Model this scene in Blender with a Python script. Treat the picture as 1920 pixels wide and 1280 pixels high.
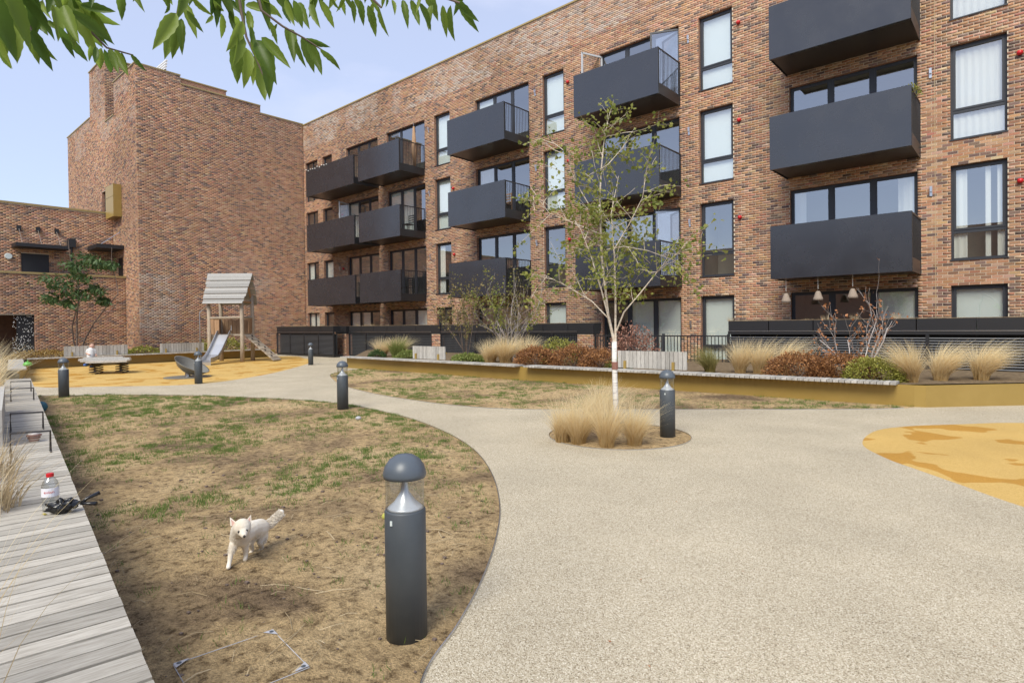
import bpy, math, random
import numpy as np
from mathutils import Vector, Matrix, noise as mnoise

random.seed(7); RNG = np.random.default_rng(7)
S = bpy.context.scene
for o in list(bpy.data.objects): bpy.data.objects.remove(o)
COL = S.collection

# ------------------------------------------------------------------ camera
H = 1.6
F_PX = 1101.2; PITCH = -0.0106; ROLL = 0.0125; YAW = 0.7248; PYS = -19.82
YF = 19.3235                                  # plane of the long brick facade
cam_d = bpy.data.cameras.new('camera'); cam = bpy.data.objects.new('camera', cam_d); COL.objects.link(cam)
cam_d.sensor_width = 36; cam_d.lens = 36 * F_PX / 1920; cam_d.shift_y = PYS / 1920
cam_d.clip_start = 0.05; cam_d.clip_end = 2000
cam.matrix_world = (Matrix.Translation((0, 0, H)) @ Matrix.Rotation(YAW, 4, 'Z') @
                    Matrix.Rotation(math.pi / 2 + PITCH, 4, 'X') @ Matrix.Rotation(-ROLL, 4, 'Z'))
S.camera = cam

# ------------------------------------------------------------------ sky, sun, exposure
W = bpy.data.worlds.new('World'); S.world = W; W.use_nodes = True
SUN_EL = math.radians(48); SUN_AZ = math.radians(160)
wn = W.node_tree; wn.nodes.clear()
w_out = wn.nodes.new('ShaderNodeOutputWorld'); w_bg = wn.nodes.new('ShaderNodeBackground')
w_sky = wn.nodes.new('ShaderNodeTexSky'); w_sky.sky_type = 'NISHITA'; w_sky.sun_disc = False
w_sky.sun_elevation = SUN_EL; w_sky.sun_rotation = SUN_AZ; w_sky.air_density = 1.0; w_sky.dust_density = .6; w_sky.ozone_density = 4.0
w_tc = wn.nodes.new('ShaderNodeTexCoord'); w_map = wn.nodes.new('ShaderNodeMapping'); w_map.inputs['Scale'].default_value = (1, 1, 2.6)
w_n = wn.nodes.new('ShaderNodeTexNoise'); w_n.inputs['Scale'].default_value = 1.7; w_n.inputs['Detail'].default_value = 7; w_n.inputs['Roughness'].default_value = .55
w_r = wn.nodes.new('ShaderNodeValToRGB'); w_r.color_ramp.elements[0].position = .50; w_r.color_ramp.elements[0].color = (.62, .62, .62, 1)
w_r.color_ramp.elements[1].position = .68; w_r.color_ramp.elements[1].color = (.95, .95, .95, 1)
w_mix = wn.nodes.new('ShaderNodeMix'); w_mix.data_type = 'RGBA'; w_mix.inputs['B'].default_value = (3.7, 4.0, 5.1, 1)
wn.links.new(w_tc.outputs['Generated'], w_map.inputs['Vector']); wn.links.new(w_map.outputs[0], w_n.inputs['Vector'])
wn.links.new(w_n.outputs['Fac'], w_r.inputs[0]); wn.links.new(w_r.outputs[0], w_mix.inputs['Factor'])
wn.links.new(w_sky.outputs[0], w_mix.inputs['A']); wn.links.new(w_mix.outputs['Result'], w_bg.inputs['Color'])
w_bg.inputs['Strength'].default_value = 0.12
wn.links.new(w_bg.outputs[0], w_out.inputs[0])
sun_d = bpy.data.lights.new('sun', 'SUN'); sun_d.energy = 2.4; sun_d.angle = math.radians(30); sun_d.color = (1, .95, .83)
sun = bpy.data.objects.new('sun', sun_d); COL.objects.link(sun)
sv = Vector((math.sin(SUN_AZ) * math.cos(SUN_EL), math.cos(SUN_AZ) * math.cos(SUN_EL), math.sin(SUN_EL)))
sun.rotation_euler = sv.to_track_quat('Z', 'Y').to_euler(); sun.location = (-5, -5, 30)
S.view_settings.view_transform = 'Standard'; S.view_settings.look = 'None'; S.view_settings.exposure = 0.82; S.view_settings.gamma = 1
S.render.resolution_x = 1024; S.render.resolution_y = 682

# ------------------------------------------------------------------ pixel helpers (photo pixels to places in the world)
_cy, _sy = math.cos(YAW), math.sin(YAW)
def ray(x, y):
    xr = (x - 960) / F_PX; zr = -(y - 640 - PYS) / F_PX
    cr, sr = math.cos(ROLL), math.sin(ROLL)
    xi = xr * cr + zr * sr; zi = -xr * sr + zr * cr
    cp, sp = math.cos(PITCH), math.sin(PITCH)
    Yc = cp - zi * sp; Z = sp + zi * cp
    return Vector((xi * _cy - Yc * _sy, xi * _sy + Yc * _cy, Z))
def G(x, y, z=0.0):
    r = ray(x, y); return r * ((z - H) / r.z) + Vector((0, 0, H))
def onY(x, y, Y):
    r = ray(x, y); return r * (Y / r.y) + Vector((0, 0, H))
def at(x, y, d):                               # at horizontal distance d from the camera
    r = ray(x, y); return r * (d / math.hypot(r.x, r.y)) + Vector((0, 0, H))

# ------------------------------------------------------------------ materials
MATS = {}
def mat(name, base=(.5, .5, .5), rough=.6, metal=0, spec=.5):
    m = bpy.data.materials.new(name); m.use_nodes = True; b = m.node_tree.nodes['Principled BSDF']
    b.inputs['Base Color'].default_value = (*base, 1); b.inputs['Roughness'].default_value = rough
    b.inputs['Metallic'].default_value = metal; b.inputs['Specular IOR Level'].default_value = spec
    MATS[name] = m; return m
def N(m, t, **kw):
    n = m.node_tree.nodes.new(t)
    for k, v in kw.items():
        if k in n.inputs: n.inputs[k].default_value = v
        else: setattr(n, k, v)
    return n
def L(m, a, b): m.node_tree.links.new(a, b)
def bsdf(m): return m.node_tree.nodes['Principled BSDF']
def ramp(m, stops, interp='LINEAR'):
    r = N(m, 'ShaderNodeValToRGB'); cr = r.color_ramp; cr.interpolation = interp
    while len(cr.elements) < len(stops): cr.elements.new(.5)
    for e, (p, c) in zip(cr.elements, stops): e.position = p; e.color = (*c, 1)
    return r
def coords(m, scale=(1, 1, 1), kind='Object'):
    tc = N(m, 'ShaderNodeTexCoord'); mp = N(m, 'ShaderNodeMapping'); mp.inputs['Scale'].default_value = scale
    L(m, tc.outputs[kind], mp.inputs['Vector']); return mp.outputs[0]
def noisy(name, stops, scale, rough=.7, vec=(1, 1, 1), detail=6, bump=0, bscale=None, spec=.5, metal=0, bdist=.01, kind='Object', nr=.6):
    m = mat(name, rough=rough, spec=spec, metal=metal); v = coords(m, vec, kind)
    n = N(m, 'ShaderNodeTexNoise', Scale=scale, Detail=detail, Roughness=nr); L(m, v, n.inputs['Vector'])
    r = ramp(m, stops); L(m, n.outputs['Fac'], r.inputs[0]); L(m, r.outputs[0], bsdf(m).inputs['Base Color'])
    if bump:
        n2 = N(m, 'ShaderNodeTexNoise', Scale=bscale or scale * 3, Detail=4); L(m, v, n2.inputs['Vector'])
        b = N(m, 'ShaderNodeBump', Strength=bump, Distance=bdist); L(m, n2.outputs['Fac'], b.inputs['Height']); L(m, b.outputs[0], bsdf(m).inputs['Normal'])
    return m
PAL = np.array([(.40, .225, .130), (.45, .275, .165), (.48, .335, .225), (.145, .103, .088), (.285, .165, .11), (.37, .185, .115), (.225, .155, .122)]) * np.array((1.0, .945, .94))
PALW = np.array([.27, .27, .08, .09, .13, .08, .08])
def finish_brick(m, colsock):
    v = coords(m, (1, 1, 1), 'Object'); n = N(m, 'ShaderNodeTexNoise', Scale=55, Detail=3); L(m, v, n.inputs['Vector'])
    r = ramp(m, [(.25, (.72, .72, .72)), (.75, (1.2, 1.2, 1.2))]); L(m, n.outputs['Fac'], r.inputs[0])
    mx = N(m, 'ShaderNodeMix', data_type='RGBA', blend_type='MULTIPLY'); mx.inputs['Factor'].default_value = 1
    L(m, colsock, mx.inputs['A']); L(m, r.outputs[0], mx.inputs['B']); L(m, mx.outputs['Result'], bsdf(m).inputs['Base Color'])
    b = N(m, 'ShaderNodeBump', Strength=.4, Distance=.004); L(m, n.outputs['Fac'], b.inputs['Height']); L(m, b.outputs[0], bsdf(m).inputs['Normal'])
m = mat('brick_mass', rough=.9, spec=.2); a = N(m, 'ShaderNodeAttribute'); a.attribute_name = 'bcol'; finish_brick(m, a.outputs['Color'])
m = mat('brick_single', rough=.9, spec=.2); oi = N(m, 'ShaderNodeObjectInfo')
finish_brick(m, oi.outputs['Color'])
noisy('mortar', [(.3, (.52, .44, .33)), (.7, (.63, .54, .42))], 3, .95, bump=.3, bscale=80, spec=.1)
m = mat('brick_reveal', rough=.9, spec=.2)         # returns of the window openings, too narrow to lay brick by brick
v = coords(m); sx = N(m, 'ShaderNodeSeparateXYZ'); L(m, v, sx.inputs[0]); ad = N(m, 'ShaderNodeMath', operation='ADD'); L(m, sx.outputs[0], ad.inputs[0]); L(m, sx.outputs[1], ad.inputs[1])
cx = N(m, 'ShaderNodeCombineXYZ'); L(m, ad.outputs[0], cx.inputs[0]); L(m, sx.outputs[2], cx.inputs[1])
bt = N(m, 'ShaderNodeTexBrick'); bt.inputs['Scale'].default_value = 1; bt.inputs['Brick Width'].default_value = .1125; bt.inputs['Row Height'].default_value = .075; bt.inputs['Mortar Size'].default_value = .005
bt.inputs['Color1'].default_value = (.40, .19, .11, 1); bt.inputs['Color2'].default_value = (.22, .11, .075, 1); bt.inputs['Mortar'].default_value = (.46, .37, .28, 1)
L(m, cx.outputs[0], bt.inputs['Vector']); L(m, bt.outputs['Color'], bsdf(m).inputs['Base Color'])
noisy('coping_gold', [(.3, (.30, .225, .085)), (.7, (.36, .27, .11))], 2, .45, spec=.5)
noisy('gold_metal', [(.25, (.285, .19, .045)), (.75, (.345, .235, .065))], 1.6, .42, bump=.05, bscale=3, spec=.5, bdist=.02)
noisy('balcony_metal', [(.3, (.021, .022, .027)), (.7, (.026, .027, .033))], .8, .25, spec=.95, detail=2)
m = MATS['balcony_metal']; v = coords(m, (1, 1, 1)); nz = N(m, 'ShaderNodeTexNoise', Scale=1.4, Detail=5, Roughness=.6); L(m, v, nz.inputs['Vector']); mr = N(m, 'ShaderNodeMapRange'); mr.inputs['From Min'].default_value = .3; mr.inputs['From Max'].default_value = .7; mr.inputs['To Min'].default_value = .20; mr.inputs['To Max'].default_value = .32; L(m, nz.outputs['Fac'], mr.inputs['Value']); L(m, mr.outputs[0], bsdf(m).inputs['Roughness'])
nb = N(m, 'ShaderNodeTexNoise', Scale=.9, Detail=1); L(m, v, nb.inputs['Vector']); bp0 = N(m, 'ShaderNodeBump', Strength=.03, Distance=.02); L(m, nb.outputs['Fac'], bp0.inputs['Height']); L(m, bp0.outputs[0], bsdf(m).inputs['Normal'])
mat('soffit_metal', (.03, .026, .024), .35, spec=.5)
mat('bar_black', (.02, .02, .022), .4); mat('frame_grey', (.032, .034, .040), .42); mat('slat_grey', (.075, .078, .085), .4); mat('frame_pale', (.55, .56, .57), .4)
mat('steel', (.62, .62, .62), .3, 1); mat('slide_steel', (.60, .60, .60), .34, .85); mat('red_plastic', (.55, .015, .02), .35)
mat('blind', (.80, .84, .81), .85); mat('curtain', (.78, .77, .72), .9); mat('interior', (.26, .25, .22), .9); mat('interior_dark', (.03, .03, .03), .9)
m = mat('glass'); nt = m.node_tree; nt.nodes.remove(bsdf(m)); out = [n for n in nt.nodes if n.type == 'OUTPUT_MATERIAL'][0]
lw = N(m, 'ShaderNodeLayerWeight', Blend=.5); pw = N(m, 'ShaderNodeMath', operation='POWER'); pw.inputs[1].default_value = 3.2; L(m, lw.outputs['Facing'], pw.inputs[0])
mr = N(m, 'ShaderNodeMapRange'); mr.inputs['To Min'].default_value = .32; mr.inputs['To Max'].default_value = .96; L(m, pw.outputs[0], mr.inputs['Value'])
tr = N(m, 'ShaderNodeBsdfTransparent'); tr.inputs[0].default_value = (.93, .96, .94, 1); gl = N(m, 'ShaderNodeBsdfGlossy', Roughness=.008); gl.inputs['Color'].default_value = (.97, .98, 1, 1)
ms = N(m, 'ShaderNodeMixShader'); L(m, mr.outputs[0], ms.inputs[0]); L(m, tr.outputs[0], ms.inputs[1]); L(m, gl.outputs[0], ms.inputs[2]); L(m, ms.outputs[0], out.inputs[0])
m = mat('clear_plastic'); nt = m.node_tree; nt.nodes.remove(bsdf(m)); out = [n for n in nt.nodes if n.type == 'OUTPUT_MATERIAL'][0]
lw = N(m, 'ShaderNodeLayerWeight', Blend=.12); tr = N(m, 'ShaderNodeBsdfTransparent'); tr.inputs[0].default_value = (.86, .88, .89, 1); gl = N(m, 'ShaderNodeBsdfGlossy', Roughness=.05)
mr = N(m, 'ShaderNodeMapRange'); mr.inputs['To Min'].default_value = .10; mr.inputs['To Max'].default_value = .75; L(m, lw.outputs['Facing'], mr.inputs['Value'])
ms = N(m, 'ShaderNodeMixShader'); L(m, mr.outputs[0], ms.inputs[0]); L(m, tr.outputs[0], ms.inputs[1]); L(m, gl.outputs[0], ms.inputs[2]); L(m, ms.outputs[0], out.inputs[0])
noisy('bollard_grey', [(.3, (.056, .066, .076)), (.7, (.070, .081, .092))], 6, .5, bump=.05, bscale=90)
mat('bollard_cap', (.085, .102, .122), .38); mat('white_cone', (.72, .73, .74), .3, .3)
def gravel(name, stops, big, sc=150):
    m = mat(name, rough=.8, spec=.35); v = coords(m)
    vo = N(m, 'ShaderNodeTexVoronoi', Scale=sc); L(m, v, vo.inputs['Vector']); sp = N(m, 'ShaderNodeSeparateColor'); L(m, vo.outputs['Color'], sp.inputs[0])
    r = ramp(m, stops); L(m, sp.outputs[0], r.inputs[0])
    n = N(m, 'ShaderNodeTexNoise', Scale=.9, Detail=5); L(m, v, n.inputs['Vector']); r2 = ramp(m, [(.3, big[0]), (.7, big[1])]); L(m, n.outputs['Fac'], r2.inputs[0])
    mx = N(m, 'ShaderNodeMix', data_type='RGBA', blend_type='MULTIPLY'); mx.inputs['Factor'].default_value = 1; L(m, r.outputs[0], mx.inputs['A']); L(m, r2.outputs[0], mx.inputs['B'])
    L(m, mx.outputs['Result'], bsdf(m).inputs['Base Color'])
    b = N(m, 'ShaderNodeBump', Strength=.55, Distance=.004, invert=True); L(m, vo.outputs['Distance'], b.inputs['Height']); L(m, b.outputs[0], bsdf(m).inputs['Normal']); return m
mpath = gravel('resin_gravel', [(0, (.16, .125, .075)), (.16, (.34, .28, .19)), (.5, (.47, .41, .30)), (.85, (.57, .51, .39)), (1, (.72, .67, .55))], ((.86, .85, .83), (1.05, 1.04, 1.02)), 190)
m = gravel('rubber_ochre', [(0, (.42, .265, .072)), (.5, (.55, .36, .11)), (1, (.66, .455, .17))], ((.92, .91, .88), (1.06, 1.05, 1.02)), 260)
mx0 = [n for n in m.node_tree.nodes if n.type == 'MIX'][0]
v = coords(m, (1, 1, 1)); nz = N(m, 'ShaderNodeTexNoise', Scale=1.25, Detail=2.5, Roughness=.5); L(m, v, nz.inputs['Vector']); rp = ramp(m, [(.56, (1, 1, 1)), (.575, (.80, .64, .33))]); L(m, nz.outputs['Fac'], rp.inputs[0])
mz = N(m, 'ShaderNodeMix', data_type='RGBA', blend_type='MULTIPLY'); mz.inputs['Factor'].default_value = 1; L(m, mx0.outputs['Result'], mz.inputs['A']); L(m, rp.outputs[0], mz.inputs['B']); L(m, mz.outputs['Result'], bsdf(m).inputs['Base Color'])
# dry lawn soil: sand, dark crumbly earth, thatch
m = mat('dry_soil', rough=.95, spec=.15); v = coords(m)
n1 = N(m, 'ShaderNodeTexNoise', Scale=.75, Detail=7, Roughness=.62, Distortion=.4); n2 = N(m, 'ShaderNodeTexNoise', Scale=13, Detail=10, Roughness=.76); n3 = N(m, 'ShaderNodeTexNoise', Scale=70, Detail=4, Roughness=.7)
for n in (n1, n2, n3): L(m, v, n.inputs['Vector'])
r1 = ramp(m, [(.34, (.24, .172, .110)), (.43, (.43, .318, .188)), (.51, (.60, .445, .250)), (.68, (.71, .55, .33))]); L(m, n1.outputs['Fac'], r1.inputs[0])
r2 = ramp(m, [(.38, (.30, .27, .24)), (.475, (.82, .80, .77)), (.60, (1.12, 1.10, 1.06))]); L(m, n2.outputs['Fac'], r2.inputs[0])
r3 = ramp(m, [(.28, (.55, .53, .50)), (.6, (1.12, 1.10, 1.06))]); L(m, n3.outputs['Fac'], r3.inputs[0])
q1 = N(m, 'ShaderNodeMix', data_type='RGBA', blend_type='MULTIPLY'); q2 = N(m, 'ShaderNodeMix', data_type='RGBA', blend_type='MULTIPLY')
q1.inputs['Factor'].default_value = 1; q2.inputs['Factor'].default_value = 1
L(m, r1.outputs[0], q1.inputs['A']); L(m, r2.outputs[0], q1.inputs['B']); L(m, q1.outputs['Result'], q2.inputs['A']); L(m, r3.outputs[0], q2.inputs['B']); L(m, q2.outputs['Result'], bsdf(m).inputs['Base Color'])
ad = N(m, 'ShaderNodeMath', operation='ADD'); L(m, n2.outputs['Fac'], ad.inputs[0]); L(m, n3.outputs['Fac'], ad.inputs[1])
b = N(m, 'ShaderNodeBump', Strength=1.0, Distance=.035); L(m, ad.outputs[0], b.inputs['Height']); L(m, b.outputs[0], bsdf(m).inputs['Normal'])
noisy('bed_mulch', [(.3, (.10, .07, .045)), (.7, (.24, .18, .11))], 12, .95, bump=.6, bscale=40, spec=.1)
def wood(name, a_, b_, vec, rough=.8, objrand=.25):
    m = mat(name, rough=rough, spec=.25); v = coords(m, vec)
    n = N(m, 'ShaderNodeTexNoise', Scale=6, Detail=7, Roughness=.65); oi = N(m, 'ShaderNodeObjectInfo')
    av = N(m, 'ShaderNodeVectorMath', operation='ADD'); sc = N(m, 'ShaderNodeMath', operation='MULTIPLY'); sc.inputs[1].default_value = 37; L(m, oi.outputs['Random'], sc.inputs[0]); L(m, v, av.inputs[0]); L(m, sc.outputs[0], av.inputs[1]); L(m, av.outputs[0], n.inputs['Vector'])
    r = ramp(m, [(.25, a_), (.72, b_)]); L(m, n.outputs['Fac'], r.inputs[0])
    rr = N(m, 'ShaderNodeMapRange'); rr.inputs['To Min'].default_value = 1 - objrand; rr.inputs['To Max'].default_value = 1 + objrand * .5; L(m, oi.outputs['Random'], rr.inputs['Value'])
    mx = N(m, 'ShaderNodeMix', data_type='RGBA', blend_type='MULTIPLY'); mx.inputs['Factor'].default_value = 1; L(m, r.outputs[0], mx.inputs['A']); L(m, rr.outputs[0], mx.inputs['B']); L(m, mx.outputs['Result'], bsdf(m).inputs['Base Color'])
    b = N(m, 'ShaderNodeBump', Strength=.3, Distance=.004); L(m, n.outputs['Fac'], b.inputs['Height']); L(m, b.outputs[0], bsdf(m).inputs['Normal']); return m
wood('deck_wood', (.27, .24, .195), (.56, .525, .455), (14, 1.2, 14))
wood('bench_wood', (.30, .28, .25), (.54, .52, .48), (9, 1.5, 1.5))
wood('play_wood', (.24, .19, .14), (.50, .43, .34), (5, 5, .8)); wood('shingle_wood', (.20, .19, .175), (.42, .41, .385), (1.5, 9, 9)); wood('play_brown', (.24, .14, .075), (.42, .27, .16), (6, 6, .8))
def leafmat(name, a_, b_, trans=.35, rough=.5):
    m = mat(name, rough=rough, spec=.3); nt = m.node_tree; out = [n for n in nt.nodes if n.type == 'OUTPUT_MATERIAL'][0]
    g = N(m, 'ShaderNodeNewGeometry'); r = ramp(m, [(0, a_), (1, b_)]); L(m, g.outputs['Random Per Island'], r.inputs[0]); L(m, r.outputs[0], bsdf(m).inputs['Base Color'])
    t = N(m, 'ShaderNodeBsdfTranslucent'); L(m, r.outputs[0], t.inputs[0]); ms = N(m, 'ShaderNodeMixShader'); ms.inputs[0].default_value = trans
    L(m, bsdf(m).outputs[0], ms.inputs[1]); L(m, t.outputs[0], ms.inputs[2]); L(m, ms.outputs[0], out.inputs[0]); return m
leafmat('birch_leaf', (.13, .175, .03), (.38, .38, .10), .45); leafmat('grass_green', (.085, .165, .03), (.22, .31, .075), .45); leafmat('stipa', (.78, .63, .35), (.95, .87, .63), .5, .6)
leafmat('stipa_green', (.20, .24, .07), (.50, .43, .20), .3, .6); leafmat('straw', (.38, .29, .17), (.58, .47, .30), .1, .8); leafmat('beech_brown', (.13, .058, .028), (.48, .235, .09), .25, .6)
leafmat('rust_leaf', (.32, .13, .05), (.48, .22, .10), .25, .6); leafmat('pink_leaf', (.22, .10, .075), (.42, .23, .16), .2, .7); leafmat('box_green', (.17, .18, .03), (.46, .44, .11), .3); leafmat('dark_green', (.035, .075, .025), (.11, .17, .055), .3)
leafmat('mix_leaf', (.13, .15, .035), (.36, .27, .12), .3); leafmat('sedge', (.14, .20, .04), (.34, .36, .12), .3); leafmat('rust_cover', (.28, .15, .04), (.45, .33, .12), .2)
for nm in ('stipa', 'stipa_green'):              # the tufts are golden at the crown and bleached at the tips
    m = MATS[nm]; rp0 = [n for n in m.node_tree.nodes if n.type == 'VALTORGB'][0]; tc = N(m, 'ShaderNodeTexCoord'); sx = N(m, 'ShaderNodeSeparateXYZ'); L(m, tc.outputs['Generated'], sx.inputs[0]); rg_ = ramp(m, [(0, (.62, .50, .34)), (.55, (1, .98, .95))]); L(m, sx.outputs[2], rg_.inputs[0])
    mx = N(m, 'ShaderNodeMix', data_type='RGBA', blend_type='MULTIPLY'); mx.inputs['Factor'].default_value = 1; L(m, rp0.outputs[0], mx.inputs['A']); L(m, rg_.outputs[0], mx.inputs['B']); L(m, mx.outputs['Result'], bsdf(m).inputs['Base Color']); L(m, mx.outputs['Result'], [n for n in m.node_tree.nodes if n.type == 'BSDF_TRANSLUCENT'][0].inputs[0])
m = leafmat('ash_leaf', (.08, .15, .025), (.27, .37, .06), .6, .38); gi = [n for n in m.node_tree.nodes if n.type == 'NEW_GEOMETRY'][0]; oi = N(m, 'ShaderNodeObjectInfo'); L(m, oi.outputs['Random'], [n for n in m.node_tree.nodes if n.type == 'VALTORGB'][0].inputs[0])
noisy('bark_white', [(.34, (.10, .085, .07)), (.42, (.62, .59, .54)), (.7, (.80, .78, .74))], 5, .75, (1, 1, 7), bump=.2)
noisy('bark_tan', [(.3, (.42, .33, .24)), (.7, (.74, .67, .57))], 8, .8, (1, 1, 5)); noisy('bark_grey', [(.3, (.30, .25, .22)), (.7, (.55, .50, .47))], 9, .8); noisy('bark_dark', [(.3, (.09, .065, .05)), (.7, (.20, .15, .12))], 9, .85)
noisy('dog_fur', [(.3, (.56, .48, .37)), (.6, (.74, .69, .60))], 9, .9, spec=.1); mat('dog_dark', (.02, .016, .014), .3); mat('dog_ear', (.55, .34, .28), .8)
mat('skin', (.60, .36, .27), .6); mat('shirt', (.66, .66, .65), .9); mat('trousers', (.06, .025, .035), .9); mat('shoe_blue', (.06, .16, .50), .6); mat('hair', (.16, .09, .05), .8)
mat('bag_black', (.012, .012, .013), .22); mat('label_white', (.75, .75, .80), .5); mat('ball_yellow', (.38, .38, .08), .95); mat('ball_teal', (.03, .12, .16), .6); mat('green_plastic', (.12, .42, .06), .4); mat('banana', (.62, .50, .06), .6)
mat('cup_white', (.72, .66, .60), .6); mat('cup_brown', (.26, .12, .09), .6); mat('canopy_black', (.015, .015, .017), .5); mat('lamp_glass', (.62, .68, .66), .3); mat('dish_grey', (.16, .155, .135), .5); mat('spring', (.05, .04, .035), .5)
noisy('wicker', [(.3, (.22, .17, .13)), (.7, (.38, .31, .25))], 60, .9); mat('bulb_white', (.9, .9, .85), .4); mat('stone', (.4, .4, .42), .8); mat('plant_white', (.8, .8, .8), .5)
noisy('opposite_brick', [(.3, (.20, .11, .075)), (.7, (.30, .17, .11))], 4, .9)

# ------------------------------------------------------------------ mesh helpers
def link(o, parent=None):
    COL.objects.link(o)
    if parent is not None: o.parent = parent
    return o
def base_of(parent):                            # world position of a parent chain (no rotations used on parents that take world-space parts)
    v = Vector((0, 0, 0))
    while parent is not None: v += parent.location; parent = parent.parent
    return v
def mesh_obj(name, verts, faces, material, parent=None, smooth=False, local=False):
    me = bpy.data.meshes.new(name)
    if parent is not None and not local:
        b = base_of(parent); verts = [(v[0] - b.x, v[1] - b.y, v[2] - b.z) for v in verts]
    me.from_pydata([tuple(v) for v in verts], [], faces)
    mm = material if isinstance(material, (list, tuple)) else [material]
    for q in mm: me.materials.append(MATS[q] if isinstance(q, str) else q)
    if smooth: me.polygons.foreach_set('use_smooth', [True] * len(me.polygons))
    me.update(); return link(bpy.data.objects.new(name, me), parent)
def np_obj(name, V, Q, material, parent=None, smooth=False):
    me = bpy.data.meshes.new(name); V = np.asarray(V, dtype=np.float32); Q = np.asarray(Q, dtype=np.int32)
    if parent is not None: V = V - np.array(base_of(parent), dtype=np.float32)
    k = Q.shape[1]; me.vertices.add(len(V)); me.vertices.foreach_set('co', V.ravel()); me.loops.add(Q.size); me.loops.foreach_set('vertex_index', Q.ravel())
    me.polygons.add(len(Q)); me.polygons.foreach_set('loop_start', np.arange(0, Q.size, k, dtype=np.int32))
    me.materials.append(MATS[material]); me.update(calc_edges=True)
    if smooth: me.polygons.foreach_set('use_smooth', [True] * len(Q))
    return link(bpy.data.objects.new(name, me), parent)
class MB:
    def __init__(s): s.v = []; s.f = []
    def box(s, x0, x1, y0, y1, z0, z1):
        i = len(s.v); s.v += [(x0, y0, z0), (x1, y0, z0), (x1, y1, z0), (x0, y1, z0), (x0, y0, z1), (x1, y0, z1), (x1, y1, z1), (x0, y1, z1)]
        s.f += [(i, i + 3, i + 2, i + 1), (i + 4, i + 5, i + 6, i + 7), (i, i + 1, i + 5, i + 4), (i + 1, i + 2, i + 6, i + 5), (i + 2, i + 3, i + 7, i + 6), (i + 3, i, i + 4, i + 7)]; return s
    def obox(s, c, ax, ay, az):                  # centre and three half-axis vectors
        i = len(s.v); c = Vector(c); ax, ay, az = Vector(ax), Vector(ay), Vector(az)
        for k in (-1, 1):
            for (p, q) in ((-1, -1), (1, -1), (1, 1), (-1, 1)): s.v.append(tuple(c + ax * p + ay * q + az * k))
        s.f += [(i, i + 3, i + 2, i + 1), (i + 4, i + 5, i + 6, i + 7), (i, i + 1, i + 5, i + 4), (i + 1, i + 2, i + 6, i + 5), (i + 2, i + 3, i + 7, i + 6), (i + 3, i, i + 4, i + 7)]; return s
    def tube(s, pts, rad, n=6, cap=True):
        pts = [Vector(p) for p in pts]; rad = rad if isinstance(rad, (list, tuple)) else [rad] * len(pts); i0 = len(s.v); up = Vector((.13, .21, .97))
        for k, p in enumerate(pts):
            d = (pts[min(k + 1, len(pts) - 1)] - pts[max(k - 1, 0)]).normalized(); a = d.cross(up)
            if a.length < .05: a = d.cross(Vector((1, 0, 0)))
            a.normalize(); b = d.cross(a)
            for j in range(n):
                t = 2 * math.pi * j / n; s.v.append(tuple(p + (a * math.cos(t) + b * math.sin(t)) * rad[k]))
        for k in range(len(pts) - 1):
            for j in range(n):
                q = i0 + k * n; s.f.append((q + j, q + (j + 1) % n, q + n + (j + 1) % n, q + n + j))
        if cap: s.f.append(tuple(i0 + j for j in range(n))[::-1]); s.f.append(tuple(i0 + (len(pts) - 1) * n + j for j in range(n)))
        return s
    def lathe(s, c, prof, n=20):
        i0 = len(s.v); c = Vector(c)
        for r, z in prof:
            for j in range(n):
                t = 2 * math.pi * j / n; s.v.append((c.x + r * math.cos(t), c.y + r * math.sin(t), c.z + z))
        for k in range(len(prof) - 1):
            for j in range(n):
                q = i0 + k * n; s.f.append((q + j, q + (j + 1) % n, q + n + (j + 1) % n, q + n + j))
        s.f.append(tuple(i0 + j for j in range(n))[::-1]); s.f.append(tuple(i0 + (len(prof) - 1) * n + j for j in range(n))); return s
    def quad(s, a, b, c, d):
        i = len(s.v); s.v += [tuple(a), tuple(b), tuple(c), tuple(d)]; s.f.append((i, i + 1, i + 2, i + 3)); return s
    def build(s, name, material, parent=None, smooth=False, local=False): return mesh_obj(name, s.v, s.f, material, parent, smooth, local)
def tag(o, label=None, cat=None, group=None, kind=None):
    if label: o['label'] = label
    if cat: o['category'] = cat
    if group: o['group'] = group
    if kind: o['kind'] = kind
    return o
def thing(name, loc, label, cat, group=None):
    o = bpy.data.objects.new(name, None); o.empty_display_size = .2; o.location = loc; link(o); return tag(o, label, cat, group)
def copy_tree(o, parent=None):
    c = o.copy(); COL.objects.link(c); c.parent = parent
    for ch in o.children: copy_tree(ch, c)
    return c

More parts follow.
